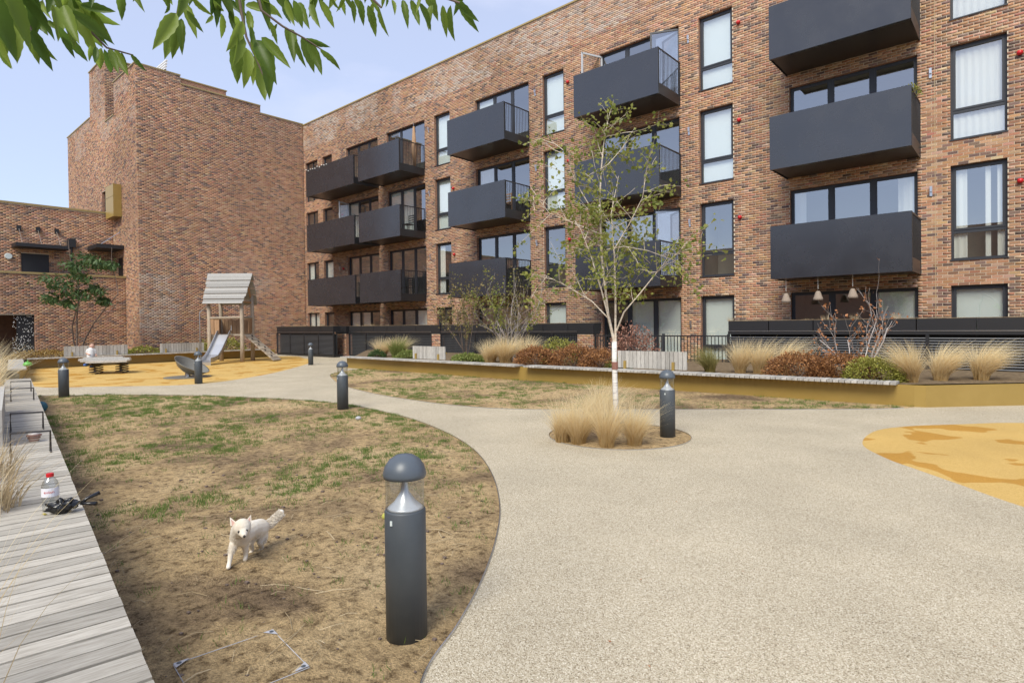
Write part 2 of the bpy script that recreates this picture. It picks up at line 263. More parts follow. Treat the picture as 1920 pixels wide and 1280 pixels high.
# ------------------------------------------------------------------ ground
g_ = MB(); g_.quad((-80, -40, 0), (40, -40, 0), (40, 60, 0), (-80, 60, 0)); tag(g_.build('path', 'resin_gravel'), kind='structure')
def smooth_poly(pts, closed=True, n=6):
    P = [np.array(p[:2], float) for p in pts]; out = []; k = len(P)
    for i in range(k if closed else k - 1):
        p0, p1, p2, p3 = P[(i - 1) % k] if closed or i > 0 else P[0], P[i], P[(i + 1) % k], P[(i + 2) % k] if closed or i + 2 < k else P[-1]
        for t in np.linspace(0, 1, n, endpoint=False):
            out.append(.5 * ((2 * p1) + (-p0 + p2) * t + (2 * p0 - 5 * p1 + 4 * p2 - p3) * t * t + (-p0 + 3 * p1 - 3 * p2 + p3) * t ** 3))
    if not closed: out.append(P[-1])
    return np.array(out)
def sdist(poly, X, Y):
    x = X.ravel(); y = Y.ravel(); d = np.full(x.shape, 1e9); ins = np.zeros(x.shape, bool); n = len(poly)
    for i in range(n):
        a = poly[i]; b = poly[(i + 1) % n]; e = b - a; l2 = max(e @ e, 1e-12)
        t = np.clip(((x - a[0]) * e[0] + (y - a[1]) * e[1]) / l2, 0, 1); d = np.minimum(d, (x - a[0] - t * e[0]) ** 2 + (y - a[1] - t * e[1]) ** 2)
        c = (a[1] > y) != (b[1] > y); ins ^= c & (x < (b[0] - a[0]) * (y - a[1]) / (b[1] - a[1] + 1e-15) + a[0])
    return (np.sqrt(d) * np.where(ins, 1, -1)).reshape(X.shape)
def vnoise(X, Y, sc, seed=0):
    r = np.random.default_rng(seed).random((64, 64)); x = X * sc; y = Y * sc; xi = np.floor(x).astype(int); yi = np.floor(y).astype(int); fx = x - xi; fy = y - yi
    fx = fx * fx * (3 - 2 * fx); fy = fy * fy * (3 - 2 * fy); g = lambda a, b: r[a % 64, b % 64]
    return (g(xi, yi) * (1 - fx) + g(xi + 1, yi) * fx) * (1 - fy) + (g(xi, yi + 1) * (1 - fx) + g(xi + 1, yi + 1) * fx) * fy
def fbm(X, Y, sc, seed=0, o=4): return sum(vnoise(X, Y, sc * 2 ** k, seed + k) * .5 ** k for k in range(o)) / (2 - .5 ** (o - 1))
def patch(name, poly, material, res, amp, lift=.006, kind='structure'):
    x0, y0 = poly.min(0) - .1; x1, y1 = poly.max(0) + .1; nx = int((x1 - x0) / res) + 2; ny = int((y1 - y0) / res) + 2
    X, Y = np.meshgrid(np.linspace(x0, x1, nx), np.linspace(y0, y1, ny), indexing='ij'); sd = sdist(poly, X, Y)
    h = lift + amp * (fbm(X, Y, 2.3, 3) + .6 * fbm(X, Y, 11, 9) - .6); Z = np.minimum(np.maximum(h, .004), sd * .14)
    idx = np.arange(nx * ny).reshape(nx, ny); Q = np.stack([idx[:-1, :-1], idx[1:, :-1], idx[1:, 1:], idx[:-1, 1:]], -1).reshape(-1, 4)
    keep = (sd.ravel()[Q] > -2.5 * res).any(1); V = np.stack([X, Y, Z], -1).reshape(-1, 3)
    Q = Q[keep]; used = np.unique(Q); mp = np.zeros(len(V), int); mp[used] = np.arange(len(used))
    return tag(np_obj(name, V[used], mp[Q], material, smooth=True), kind=kind)
def EDGE(x): return .34 - .141 * x              # line of the timber deck along the left of the lawn
px = lambda L_: [G(x, y)[:2] for x, y in L_]
lawn1 = smooth_poly([(-1.55, 1.2), *px([(790, 1280), (860, 1170), (905, 1085), (930, 1010), (937, 950), (925, 895), (900, 855), (870, 830), (830, 808), (770, 785), (700, 768), (640, 757), (560, 750), (480, 746), (380, 742), (200, 740)])], False, 6)
lawn1 = np.vstack([lawn1, [(-18.4, EDGE(-18.4))], [(-1.2, EDGE(-1.2))]])
lawn2 = np.vstack([smooth_poly([(-18.9, 12.8), (-18.6, 11.9), *px([(620, 702), (625, 712), (640, 722), (700, 738), (800, 754), (900, 764), (1000, 768), (1100, 768), (1300, 768), (1500, 768), (1640, 767)]), (-1.7, 12.7)], False, 6), [(-1.6, 12.95), (-10, 12.9), (-19, 13.3)]])
ctr = (G(1031, 812) + G(1296, 820)) / 2; rad = (G(1296, 820) - G(1031, 812)).length / 2
ringp = np.array([(ctr.x + rad * math.cos(t), ctr.y + rad * math.sin(t)) for t in np.linspace(0, 2 * math.pi, 72, endpoint=False)])
patch('lawn', lawn1, 'dry_soil', .04, .03); patch('lawn', lawn2, 'dry_soil', .07, .03); patch('tree_pit', ringp, 'dry_soil', .04, .02)
yelR = smooth_poly([*px([(1617, 832), (1640, 808), (1700, 799), (1800, 795)]), (-.1, 11.9), (1.2, 12.3), (3.5, 11.2), (4.2, 8.5), (2.6, 6.0), (.8, 5.9), *px([(1920, 950), (1800, 908), (1720, 880), (1660, 858)])])
yelL = smooth_poly([(-21.4, 3.5), (-19.6, 4.8), (-18.05, 6.6), (-19.2, 8.9), (-21.7, 11.5), (-25.0, 14.2), (-28.2, 15.6), (-31.2, 16.0), (-31.4, 10), (-31.3, 5.0), (-26, 4.0)], True, 6)
patch('play_surface', yelR, 'rubber_ochre', .05, 0); patch('play_surface', yelL, 'rubber_ochre', .1, 0)
def edging(name, poly, label, closed=False, w=.006, h=.014):
    b_ = MB(); n = len(poly)
    for i in range(n if closed else n - 1):
        a, c = poly[i], poly[(i + 1) % n]; d = np.array(c) - a; l = np.hypot(*d)
        if l < 1e-4: continue
        b_.obox(((a[0] + c[0]) / 2, (a[1] + c[1]) / 2, h / 2), (d[0] / 2, d[1] / 2, 0), (-d[1] / l * w / 2, d[0] / l * w / 2, 0), (0, 0, h / 2))
    tag(b_.build(name, 'steel'), label, 'edging')
edging('lawn_edging', lawn1[:-2], 'thin metal strip edging the dry lawn beside the timber deck'); edging('lawn_edging', lawn2[3:-4], 'thin metal strip edging the dry lawn below the gold planter'); edging('pit_edging', ringp, 'thin metal ring around the birch tree pit', True)
# planting beds
b_ = MB(); b_.quad((-20, 13.1, .40), (-1.75, 13.0, .40), (3, 19.25, .40), (-25.5, 17.6, .40)); b_.quad((-1.75, 13.0, .40), (6, 20.2, .40), (6, 19.2, .40), (3, 19.25, .40)); tag(b_.build('planting_bed', 'bed_mulch'), kind='structure')
b_ = MB(); b_.quad((-31.6, 4.9, .40), (-31.5, 15.6, .40), (-34.6, 16, .40), (-36.7, 4.0, .40)); b_.quad((0, -.15, .40), (-19, 2.5, .40), (-19, -3, .40), (0, -3, .40)); b_.quad((-23, 3.1, .40), (-36.7, 4.9, .40), (-36.7, 0, .40), (-23, 0, .40)); tag(b_.build('planting_bed', 'bed_mulch'), kind='structure')

# ------------------------------------------------------------------ brick buildings
def cells_wall(name, plane, u0, u1, z0, z1, holes, material, parent):
    us = sorted({u0, u1, *[h[0] for h in holes], *[h[1] for h in holes]}); zs = sorted({z0, z1, *[h[2] for h in holes], *[h[3] for h in holes]}); b_ = MB()
    us = [u for u in us if u0 <= u <= u1]; zs = [z for z in zs if z0 <= z <= z1]
    for a, b in zip(us, us[1:]):
        for c, d in zip(zs, zs[1:]):
            m_ = ((a + b) / 2, (c + d) / 2)
            if any(h[0] < m_[0] < h[1] and h[2] < m_[1] < h[3] for h in holes): continue
            b_.quad(plane(a, c, 0), plane(b, c, 0), plane(b, d, 0), plane(a, d, 0))
    return b_.build(name, material, parent)
def lay_bricks(plane, u0, u1, z0, z1, holes, seed, white=None, rowoff=.005):
    rng = np.random.default_rng(seed); out = []; k0 = int(math.ceil((z0 - rowoff) / .075 - 1e-6)); k1 = int(math.floor((z1 - rowoff) / .075 + 1e-6))
    for k in range(k0, k1):
        za = rowoff + k * .075 + .006; zb = za + .063; off = .1125 * (k % 2); cuts = [(h[0], h[1]) for h in holes if h[2] < zb - .012 and h[3] > za + .012]
        u = u0 - off
        while u < u1:
            a, b = max(u + .006, u0), min(u + .219, u1); segs = [(a, b)] if b - a > .03 else []
            for c0, c1 in cuts:
                ns = []
                for s0, s1 in segs:
                    if c1 <= s0 or c0 >= s1: ns.append((s0, s1)); continue
                    if c0 - s0 > .03: ns.append((s0, c0))
                    if s1 - c1 > .03: ns.append((c1, s1))
                segs = ns
            for s0, s1 in segs: out.append((s0, s1, za, zb))
            u += .225
    B = np.array(out); n = len(B); ci = rng.choice(len(PAL), n, p=PALW); um = (B[:, 0] + B[:, 1]) / 2; zm = (B[:, 2] + B[:, 3]) / 2
    low = fbm(um, zm, .22, seed, 4); c = PAL[ci] * (1 + rng.normal(0, .085, (n, 1))) * (1 + (low[:, None] - .5) * .75)
    c[:, 1:] *= 1 + rng.normal(0, .05, (n, 2))
    if white is not None:
        wv = np.clip(white(um, zm), 0, 1)[:, None] * rng.random((n, 1)); c = c * (1 - wv) + np.array((.52, .46, .40)) * wv
    return B, np.clip(c, .02, .8), 0.003 + rng.random(n) * .003
def brick_mesh(name, plane, B, C, D, parent):
    n = len(B); fl = lambda a, b, d: np.array([plane(x, y, z) for x, y, z in ((0, 0, 0), (1, 0, 0), (0, 1, 0), (0, 0, 1))])
    o = np.array(plane(0, 0, 0)); eu = np.array(plane(1, 0, 0)) - o; ez = np.array(plane(0, 1, 0)) - o; en = np.array(plane(0, 0, 1)) - o
    V = np.zeros((n, 8, 3)); ix = [(0, 2), (1, 2), (1, 3), (0, 3)]
    for j, (p, q) in enumerate(ix):
        base = o + B[:, p, None] * eu + B[:, q, None] * ez; V[:, j] = base - en * .004; V[:, 4 + j] = base + en * D[:, None]
    k = np.arange(n)[:, None] * 8; F = np.concatenate([k + np.array(f) for f in ((4, 5, 6, 7), (0, 1, 5, 4), (1, 2, 6, 5), (2, 3, 7, 6), (3, 0, 4, 7))], 1).reshape(-1, 4)
    ob = np_obj(name, V.reshape(-1, 3), F, 'brick_mass', parent); at_ = ob.data.attributes.new('bcol', 'FLOAT_COLOR', 'FACE')
    at_.data.foreach_set('color', np.repeat(np.concatenate([C, np.ones((n, 1))], 1), 5, 0).astype(np.float32).ravel()); ob['kind'] = 'stuff'; return ob
ST = 3.15; H1 = 5.63; HEAD = {0: H1 - ST, 1: H1, 2: H1 + ST, 3: H1 + 2 * ST}; WH = 2.475; ROOF = 14.405
PF = lambda u, z, d: (u, YF - d, z)              # long facade: outward is -Y
block = thing('apartment_block', (-14, YF, 0), 'long four-storey brick apartment block with black balconies', 'building')
colsW = {'A0': (-34.40, -32.98, 'pair'), 'A0b': (-32.40, -31.34, 'tilt'), 'A1': (-29.825, -26.75, 'door'), 'A2': (-25.955, -22.806, 'door'), 'K': (-22.08, -20.95, 'tall'), 'DL': (-19.217, -16.0, 'door'), 'L2': (-15.26, -14.157, 'tall'),
         'DM': (-12.43, -9.187, 'door'), 'M': (-8.473, -7.327, 'tall'), 'DR': (-5.591, -2.318, 'door'), 'R2': (-1.6, -.45, 'tall'), 'DS': (1.24, 4.51, 'door')}
openings = [(a, b, max(HEAD[k] - WH, 0.005), HEAD[k]) for a, b, t in colsW.values() for k in range(4)]
cells_wall('wall', PF, -34.63, 6, 0, ROOF - .05, openings, 'mortar', block)
white = lambda u, z: np.where(z > 12.72, .8, 0) * np.clip((fbm(u, z, .8, 5, 3) - .36) * 5, 0, 1) + .0 * z
B, C, Dp = lay_bricks(PF, -34.63, 6, 0, ROOF - .05, openings, 11, white)
# nearest whole bricks in view become bricks of their own
mid = np.stack([(B[:, 0] + B[:, 1]) / 2, np.full(len(B), YF), (B[:, 2] + B[:, 3]) / 2], 1)
full = (B[:, 1] - B[:, 0] > .2125) & (mid[:, 0] < -.30) & (mid[:, 0] > -2.2) & (mid[:, 2] > 1.9) & (mid[:, 2] < 8.9)
dist = np.linalg.norm(mid - np.array((0, 0, H)), axis=1); dist[~full] = 1e9; near = np.argsort(dist)[:300]
near = near[dist[near] < 1e8]; keep = np.ones(len(B), bool); keep[near] = False
brick_mesh('brickwork', PF, B[keep], C[keep], Dp[keep], block)
bb = MB().box(-.1065, .1065, -.0045, .006, -.0315, .0315); proto = None
for i in near:
    loc = Vector((mid[i, 0], YF, mid[i, 2])) - block.location
    if proto is None: proto = bb.build('brick', 'brick_single', block, local=True); o = proto
    else: o = proto.copy(); COL.objects.link(o); o.parent = block
    o.location = loc; o.location.y -= random.random() * .003; o.color = (*C[i], 1)
MB().box(-34.70, 6.05, YF - .05, YF + .35, ROOF - .05, ROOF + .015).build('coping', 'coping_gold', block)
MB().box(-34.62, 6, YF - .009, YF - .001, 12.70, 12.712).build('movement_joint', 'bark_dark', block)
for u in (-1.93, -15.45, -30.75): MB().box(u - .006, u + .006, YF - .0095, YF - .001, 0, ROOF - .06).build('movement_joint', 'straw', block)
b_ = MB().box(-34.63, 6, YF + .36, YF + 12, ROOF - .9, ROOF - .4); b_.build('roof', 'interior_dark', block)
MB().box(6.0, 6.3, YF - .0, YF + 12, 0, ROOF - .05).build('end_wall', 'opposite_brick', block)

def window(parent, a, b, z0, z1, typ, fl, plane, seed, dep=.13, wall=(.215)):
    """opening with brick returns, frame, panes and what hangs behind them"""
    rnd = random.Random(seed); P = plane; f = MB(); fw = .055
    def bx(m_, u0, u1, w0, w1, d0, d1):
        p = [P(u0, w0, -d0), P(u1, w1, -d1)]; xs = sorted((p[0][0], p[1][0])); ys = sorted((p[0][1], p[1][1])); m_.box(xs[0], xs[1], ys[0], ys[1], w0, w1)
    def frame(u0, u1, w0, w1, t, d0, d1, m_=f):
        bx(m_, u0, u1, w0, w0 + t, d0, d1); bx(m_, u0, u1, w1 - t, w1, d0, d1); bx(m_, u0, u0 + t, w0 + t, w1 - t, d0, d1); bx(m_, u1 - t, u1, w0 + t, w1 - t, d0, d1)
    panes = []
    frame(a, b, z0, z1, fw, dep, dep + .07)
    if typ == 'tall':
        zt = z0 + (z1 - z0) * .30; bx(f, a + fw, b - fw, zt - .04, zt + .04, dep, dep + .07); frame(a + fw, b - fw, zt + .04, z1 - fw, .05, dep - .015, dep + .05); panes = [(a + fw + .05, b - fw - .05, zt + .09, z1 - fw - .05), (a + fw, b - fw, z0 + fw, zt - .04)]
        bx(f, a - .02, b + .02, z0 - .03, z0, -.03, dep)
    elif typ == 'door':
        s1, s2 = a + (b - a) * .345, a + (b - a) * .675
        for s in (s1, s2): bx(f, s - .05, s + .05, z0 + fw, z1 - fw, dep, dep + .07)
        for u0, u1 in ((a + fw, s1 - .05), (s1 + .05, s2 - .05), (s2 + .05, b - fw)): panes.append((u0 + .04, u1 - .04, z0 + fw + .05, z1 - fw - .04)); frame(u0, u1, z0 + fw, z1 - fw, .04, dep + .01, dep + .06)
    elif typ == 'pair':
        s = (a + b) / 2; bx(f, s - .035, s + .035, z0 + fw, z1 - fw, dep, dep + .07); panes = [(a + fw, s - .035, z0 + fw, z1 - fw), (s + .035, b - fw, z0 + fw, z1 - fw)]
    else:
        frame(a + fw, b - fw, z0 + fw, z1 - fw, .05, dep - .012, dep + .05); panes = [(a + fw + .05, b - fw - .05, z0 + fw + .05, z1 - fw - .05)]
    w_ = f.build('window', 'frame_grey', parent)
    rv = MB()
    for (u, s) in ((a, 1), (b, -1)): rv.quad(P(u, z0, 0), P(u, z0, -wall), P(u, z1, -wall), P(u, z1, 0))
    rv.quad(P(a, z1, 0), P(b, z1, 0), P(b, z1, -wall), P(a, z1, -wall)); rv.quad(P(a, z0, 0), P(b, z0, 0), P(b, z0, -wall), P(a, z0, -wall)); rv.build('reveal', 'brick_reveal', w_)
    for u0, u1, w0, w1 in panes: MB().quad(P(u0, w0, -dep - .03), P(u1, w0, -dep - .03), P(u1, w1, -dep - .03), P(u0, w1, -dep - .03)).build('pane', 'glass', w_)
    it = MB(); dd = 1.5
    it.quad(P(a, z0, -dd), P(b, z0, -dd), P(b, z1, -dd), P(a, z1, -dd)); it.quad(P(a, z0, -wall), P(b, z0, -wall), P(b, z0, -dd), P(a, z0, -dd)); it.quad(P(a, z1, -wall), P(b, z1, -wall), P(b, z1, -dd), P(a, z1, -dd))
    for u in (a, b): it.quad(P(u, z0, -wall), P(u, z0, -dd), P(u, z1, -dd), P(u, z1, -wall))
    it.build('room', 'interior', w_)
    def drape(u0, u1, w0, w1, d, material, amp=.02):
        b2 = MB(); n = max(4, int((u1 - u0) / .03)); ph = rnd.random() * 6
        for i in range(n):
            ua, ub = u0 + (u1 - u0) * i / n, u0 + (u1 - u0) * (i + 1) / n; da, db = d + amp * math.sin(ua * 42 + ph), d + amp * math.sin(ub * 42 + ph)
            b2.quad(P(ua, w0, -da), P(ub, w0, -db), P(ub, w1, -db), P(ua, w1, -da))
        b2.build('curtain' if amp else 'blind', material, w_)
    return w_, drape
DRESS = {('R2', 1): [('c', 0, .28), ('c', .62, .72), ('c', .84, 1)], ('R2', 2): [('c', 0, 1)], ('R2', 3): [('c', 0, 1)], ('R2', 0): [('b', 0, 1)], ('M', 0): [('b', 0, 1)], ('M', 2): [('b', 0, 1)], ('M', 3): [('b', 0, 1)], ('L2', 3): [('b', 0, 1)], ('L2', 2): [('b', 0, 1)], ('L2', 0): [('b', 0, 1)],  # top M window: added blind, its pale colour stands in for reflected sky
         ('DR', 1): [('c', 0, .12), ('c', .86, 1)], ('DR', 0): [('b', .66, 1)], ('DM', 0): [('b', .36, .66), ('b', .68, 1)], ('DM', 1): [('b', .36, .66)], ('A2', 2): [('b', 0, .33), ('b', .36, .66)], ('A2', 3): [], ('DL', 2): [('c', 0, .3)], ('DL', 3): [('b', 0, .3)], ('A0', 0): [('c', 0, 1)], ('A0', 1): [('b', 0, .45)], ('A0b', 1): [('b', 0, 1)], ('A1', 2): [('c', 0, .3)], ('A1', 0): [('c', .0, .3), ('c', .4, .66)], ('A2', 0): [('c', .7, 1)], ('K', 3): [('b', 0, 1)], ('K', 2): [('b', 0, 1)], ('K', 1): [('c', 0, .4)]}
for ci, (cn, (a, b, typ)) in enumerate(colsW.items()):
    for k in range(4):
        w_, drape = window(block, a, b, max(HEAD[k] - WH, .005), HEAD[k], typ, k, PF, ci * 7 + k)
        for (t, f0, f1) in DRESS.get((cn, k), []):
            drape(a + .03 + (b - a - .06) * f0, a + .03 + (b - a - .06) * f1, max(HEAD[k] - WH, .005) + .03, HEAD[k] - .03, .225, 'curtain' if t == 'c' else 'blind', .010 if t == 'c' else 0)
# leaves of doors and sashes standing open
def open_leaf(u, z0, z1, w, ang, d=.12, material='frame_pale'):
    c, s = math.cos(ang), math.sin(ang); f = MB(); ex = Vector((c, -s, 0)); ny = Vector((s, c, 0)); o0 = Vector((u, YF + d, 0))
    for (t0, t1, q0, q1) in ((0, w, z0, z0 + .06), (0, w, z1 - .06, z1), (0, .06, z0, z1), (w - .06, w, z0, z1)): f.obox(o0 + ex * (t0 + t1) / 2 + Vector((0, 0, (q0 + q1) / 2)), ex * (t1 - t0) / 2, ny * .025, (0, 0, (q1 - q0) / 2))
    o = f.build('open_sash', material, block); p = [o0 + ex * .06, o0 + ex * (w - .06)]
    MB().quad((p[0].x, p[0].y, z0 + .06), (p[1].x, p[1].y, z0 + .06), (p[1].x, p[1].y, z1 - .06), (p[0].x, p[0].y, z1 - .06)).build('pane', 'glass', o)
open_leaf(-12.40, HEAD[3] - WH + .05, HEAD[3] - .05, .95, math.radians(112)); open_leaf(-9.22, HEAD[3] - WH + .05, HEAD[3] - .05, 1.0, math.radians(155), material='frame_grey'); open_leaf(-29.78, HEAD[2] - WH + .05, HEAD[2] - .05, .9, math.radians(70)); open_leaf(-9.22, HEAD[1] - WH + .05, HEAD[1] - .05, .95, math.radians(140), material='frame_grey')
# balconies
YB = 17.71; BZ = {1: 2.82, 2: 5.965, 3: 9.13}
def balcony(a, b, k, left_bars=True, right_bars=True):
    z0 = BZ[k]; z1 = z0 + 1.515; deck = MB().box(a + .03, b - .03, YB + .03, YF - .001, z0 + .05, z0 + .24); deck.v = deck.v; o = deck.build('balcony', 'bar_black', block)
    MB().box(a + .035, b - .035, YB + .035, YF - .01, z0 + .035, z0 + .049).build('soffit', 'soffit_metal', o)
    p = MB().box(a, b, YB, YB + .022, z0, z1); p.box(a, b, YB + .0225, YB + .07, z1 - .03, z1 - .002); p.box(a, b, YB + .0225, YB + .10, z0, z0 + .03); p.build('front_panel', 'balcony_metal', o)
    for u, on in ((a, left_bars), (b, right_bars)):
        if not on: continue
        r_ = MB(); s = .012 if u == a else -.012; uc = u + s; r_.box(uc - .012, uc + .012, YB + .0235, YF - .005, z1 - .05, z1 - .005); r_.box(uc - .008, uc + .008, YB + .0235, YF - .005, z0 + .005, z0 + .36)
        y = YB + .10
        while y < YF - .03: r_.box(uc - .006, uc + .006, y - .008, y + .008, z0 + .36, z1 - .05); y += .098
        for yy in (YB + .05, YF - .03): r_.box(uc - .018, uc + .018, yy - .02, yy + .02, z0 + .005, z1 - .006)
        r_.build('side_railing', 'bar_black', o)
    return o
for (a, b) in ((-5.66, -2.25), (-12.53, -9.15), (-19.38, -15.98), (-26.25, -22.83), (1.18, 4.58)):
    for k in (1, 2, 3): balcony(a, b, k)
for k in (1, 2, 3): balcony(-31.47, -26.68, k)
# wall lamps and red alarm sounders, as parts of the block
lampm = MB().box(-.03, .03, -.03, 0, -.13, .13); lampm.box(-.022, .022, -.08, -.03, -.02, .12); alarm = MB().lathe((0, 0, 0), [(.0, -.06), (.05, -.05), (.07, 0), (.05, .05), (.0, .06)], 10)
lp = None; ap = None
for u in (-2.02, -8.83, -15.62, -22.45, -30.6):
    for k in (0, 1, 2, 3):
        z = HEAD[k] - .60 - (.0 if k else .35)
        if lp is None: lp = lampm.build('wall_lamp', 'steel', block, local=True); o = lp
        else: o = lp.copy(); COL.objects.link(o); o.parent = block
        o.location = Vector((u, YF - .012, z)) - block.location
for u in (-.21, -7.11, -13.93, -20.72, -30.2):
    for k in (0, 1, 2, 3):
        z = HEAD[k] - .63 - (.0 if k else .45)
        if ap is None: ap = alarm.build('alarm_sounder', 'red_plastic', block, True, True); o = ap
        else: o = ap.copy(); COL.objects.link(o); o.parent = block
        o.location = Vector((u, YF - .05, z)) - block.location
# tower at the end of the court and the low building beside it
XT = -34.63; YT = 10.0; XE = -48.7
tower = thing('brick_tower', (XT - 5, YT + 4, 0), 'windowless tall brick stair tower with stepped gold-edged parapets', 'building')
PT = lambda u, z, d: (XT + d, u, z)              # face towards +X, u runs along Y
holesT = [(12.17, 16.58, 14.87, 16), (16.58, YF, 14.43, 16)]
cells_wall('wall', PT, YT, YF, 0, 15.33, holesT, 'mortar', tower); brick_mesh('brickwork', PT, *lay_bricks(PT, YT, YF - .01, 0, 15.33, holesT, 21, lambda u, z: np.clip((fbm(u, z, .45, 12, 4) - .50) * 4, 0, .7) * np.where(z < 4.5, 1, .25)), tower)
PL = lambda u, z, d: (u, YT - d, z)              # face towards -Y
holesL = [(XE, -43.15, 14.53, 18), (-40.0, -38.3, 13.55, 18), (-38.3, XT, 15.33, 18), (-40.9, -39.55, 8.45, 9.65), (-38.05, -37.2, 3.4, 5.55)]
cells_wall('wall', PL, XE, XT, 0, 17.27, holesL, 'mortar', tower); brick_mesh('brickwork', PL, *lay_bricks(PL, XE, XT, 0, 17.27, holesL, 22, lambda u, z: np.where(z > 12.5, .45, 0) * (fbm(u, z, .8, 8, 3) > .45)), tower)
PR = lambda u, z, d: (-40.0 + d, u, z); cells_wall('wall', PR, YT, YT + 4, 13, 17.27, [], 'mortar', tower); brick_mesh('brickwork', PR, *lay_bricks(PR, YT, YT + 4, 13, 17.27, [], 23), tower)
c_ = MB(); c_.box(XT - .3, XT + .05, YT - .05, 12.17, 15.33, 15.39); c_.box(XT - .3, XT + .05, 12.17, 16.58, 14.87, 14.93); c_.box(XT - .3, XT + .05, 16.58, YF, 14.43, 14.49); c_.box(XE - .05, -43.15, YT - .05, YT + .3, 14.53, 14.59); c_.box(-43.2, -39.95, YT - .05, YT + 4, 17.27, 17.33); c_.box(-40, -38.3, YT - .05, YT + .3, 13.55, 13.60); c_.box(-38.3, XT - .3, YT - .05, YT + .3, 15.33, 15.39)
c_.build('coping', 'coping_gold', tower)
b_ = MB().box(XT - 1.4, XT - .32, 12.2, 14.72, 14.0, 15.30); b_.build('setback_wall', 'brick_reveal', tower); MB().box(XT - 1.45, XT - .28, 12.15, 14.77, 15.301, 15.36).build('coping', 'coping_gold', tower)
b_ = MB().box(XE, XT - .32, YT + .32, YF + 6, 12.6, 13.3); b_.build('roof', 'interior_dark', tower); MB().box(-43.1, -40.02, YT + .05, YT + 4, 12, 17.2).build('lift_overrun', 'brick_reveal', tower); MB().box(XE, XE + .1, YT + .02, YT + 9, 0, 14.5).build('end_wall', 'opposite_brick', tower)
v_ = MB()
for i in range(4): v_.box(-37.6, -35.2, 11.6 + .02 * i, 11.7 + .02 * i, 15.7 + .16 * i, 15.76 + .16 * i)
v_.box(-36.6, -36.5, 11.75, 11.85, 13.3, 16.3); v_.build('roof_louvre', 'plant_white', tower)
q = MB().box(-38.62, -37.2, YT - .40, YT - .012, 7.75, 9.5); q.box(-38.60, -37.22, YT - .412, YT - .401, 8.85, 8.88); q.build('vent_box', 'gold_metal', tower)
w_, dr = window(tower, -40.9, -39.55, 8.45, 9.65, 'tilt', 0, PL, 5); MB().box(-38.07, -37.18, YT + .03, YT + .25, 3.4, 5.57).build('door', 'canopy_black', tower)
q = MB().box(-39.6, -36.9, YT - 1.25, YT - .004, 5.95, 6.15); q.build('canopy', 'canopy_black', tower)
q = MB(); [q.tube([(x, YT - 1.0, 6.15), (x, YT - .02, 6.95)], .018, 6) for x in (-38.9, -37.6)]; q.build('canopy_stay', 'steel', tower)
XU = -38.8; XLW = -36.73
low = thing('low_brick_building', (XU, 5, 0), 'two-storey brick building with roof terrace door and black canopies', 'building')
PU = lambda u, z, d: (XU + d, u, z); PW = lambda u, z, d: (XLW + d, u, z)
hU = [(5.92, 7.06, 3.4, 5.58)]; cells_wall('wall', PU, -6, YT, 3.4, 8.08, hU, 'mortar', low); brick_mesh('brickwork', PU, *lay_bricks(PU, -6, YT, 3.4, 8.08, hU, 31), low)
hW = [(1.5, 6.07, 0, 2.38)]; cells_wall('wall', PW, -6, YT, 0, 4.38, hW, 'mortar', low); brick_mesh('brickwork', PW, *lay_bricks(PW, -6, YT, 0, 4.38, hW, 32), low)
MB().box(XU - .3, XU + .05, -6, YT - .01, 8.08, 8.17).build('coping', 'coping_gold', low); MB().box(XLW - .3, XLW + .05, -6, YT - .01, 4.38, 4.47).build('coping', 'coping_gold', low)
MB().box(XU + .01, XLW - .01, -6, YT - .005, 3.2, 3.4).build('terrace', 'interior', low); MB().box(XU - 6, XU - .31, -6, YT - .1, 7.2, 7.6).build('roof', 'interior_dark', low)
MB().box(XU - .3, XU - .03, 5.9, 7.08, 3.4, 5.6).build('door', 'canopy_black', low)
q = MB().box(XU + .004, XU + 1.1, 5.55, 7.75, 5.82, 6.0); q.build('canopy', 'canopy_black', low)
q = MB(); [(q.tube([(XU + .9, y, 6.0), (XU + .03, y, 6.85)], .016, 6), 0) for y in (5.85, 6.62, 7.4)]; q.build('canopy_stay', 'steel', low)
[MB().box(XU + .011, XU + .10, y - .09, y + .09, 6.76, 6.98).build('stay_plate', 'canopy_black', low) for y in (5.85, 6.62, 7.4)]
q = MB().box(XU + .012, XU + .22, 7.85, 8.2, 6.05, 6.5); q.tube([(XU + .1, 8.02, 6.05), (XU + .1, 8.02, 3.4)], .055, 8); q.build('downpipe', 'canopy_black', low)
q = MB(); i0 = 16
q.tube([(XU + .012, 5.42, 5.38), (XU + .10, 5.42, 5.38)], [.16, .14], 16); q.build('bulkhead_lamp', 'lamp_glass', low)
MB().box(XLW - 3.0, XLW - 2.95, 1.4, 6.1, 0, 2.45).build('passage_back', 'opposite_brick', low); MB().box(XLW - 3, XLW - .01, 1.4, 6.1, 2.385, 2.45).build('passage_ceiling', 'interior', low); MB().box(XLW - 3, XLW - .01, 6.075, 6.12, 0, 2.38).build('passage_side', 'opposite_brick', low)
q = MB().box(XLW - .20, XLW - .16, 5.4, 6.06, 0, 2.38); dk = q.build('light_curtain', 'canopy_black', low)
q = MB()
for i in range(170): y, z = random.uniform(5.25, 6.05), random.uniform(.2, 2.35); q.box(XLW - .155, XLW - .14, y - .012, y + .012, z - .018, z + .018)
tag(q.build('light_dots', 'bulb_white', low), kind='stuff')
opp = thing('brick_terrace_opposite', (-15, -16, 0), 'low brick terrace across the court, seen mirrored in windows', 'building'); MB().box(-60, 30, -24, -15, 0, 8.4).build('wall', 'opposite_brick', opp)

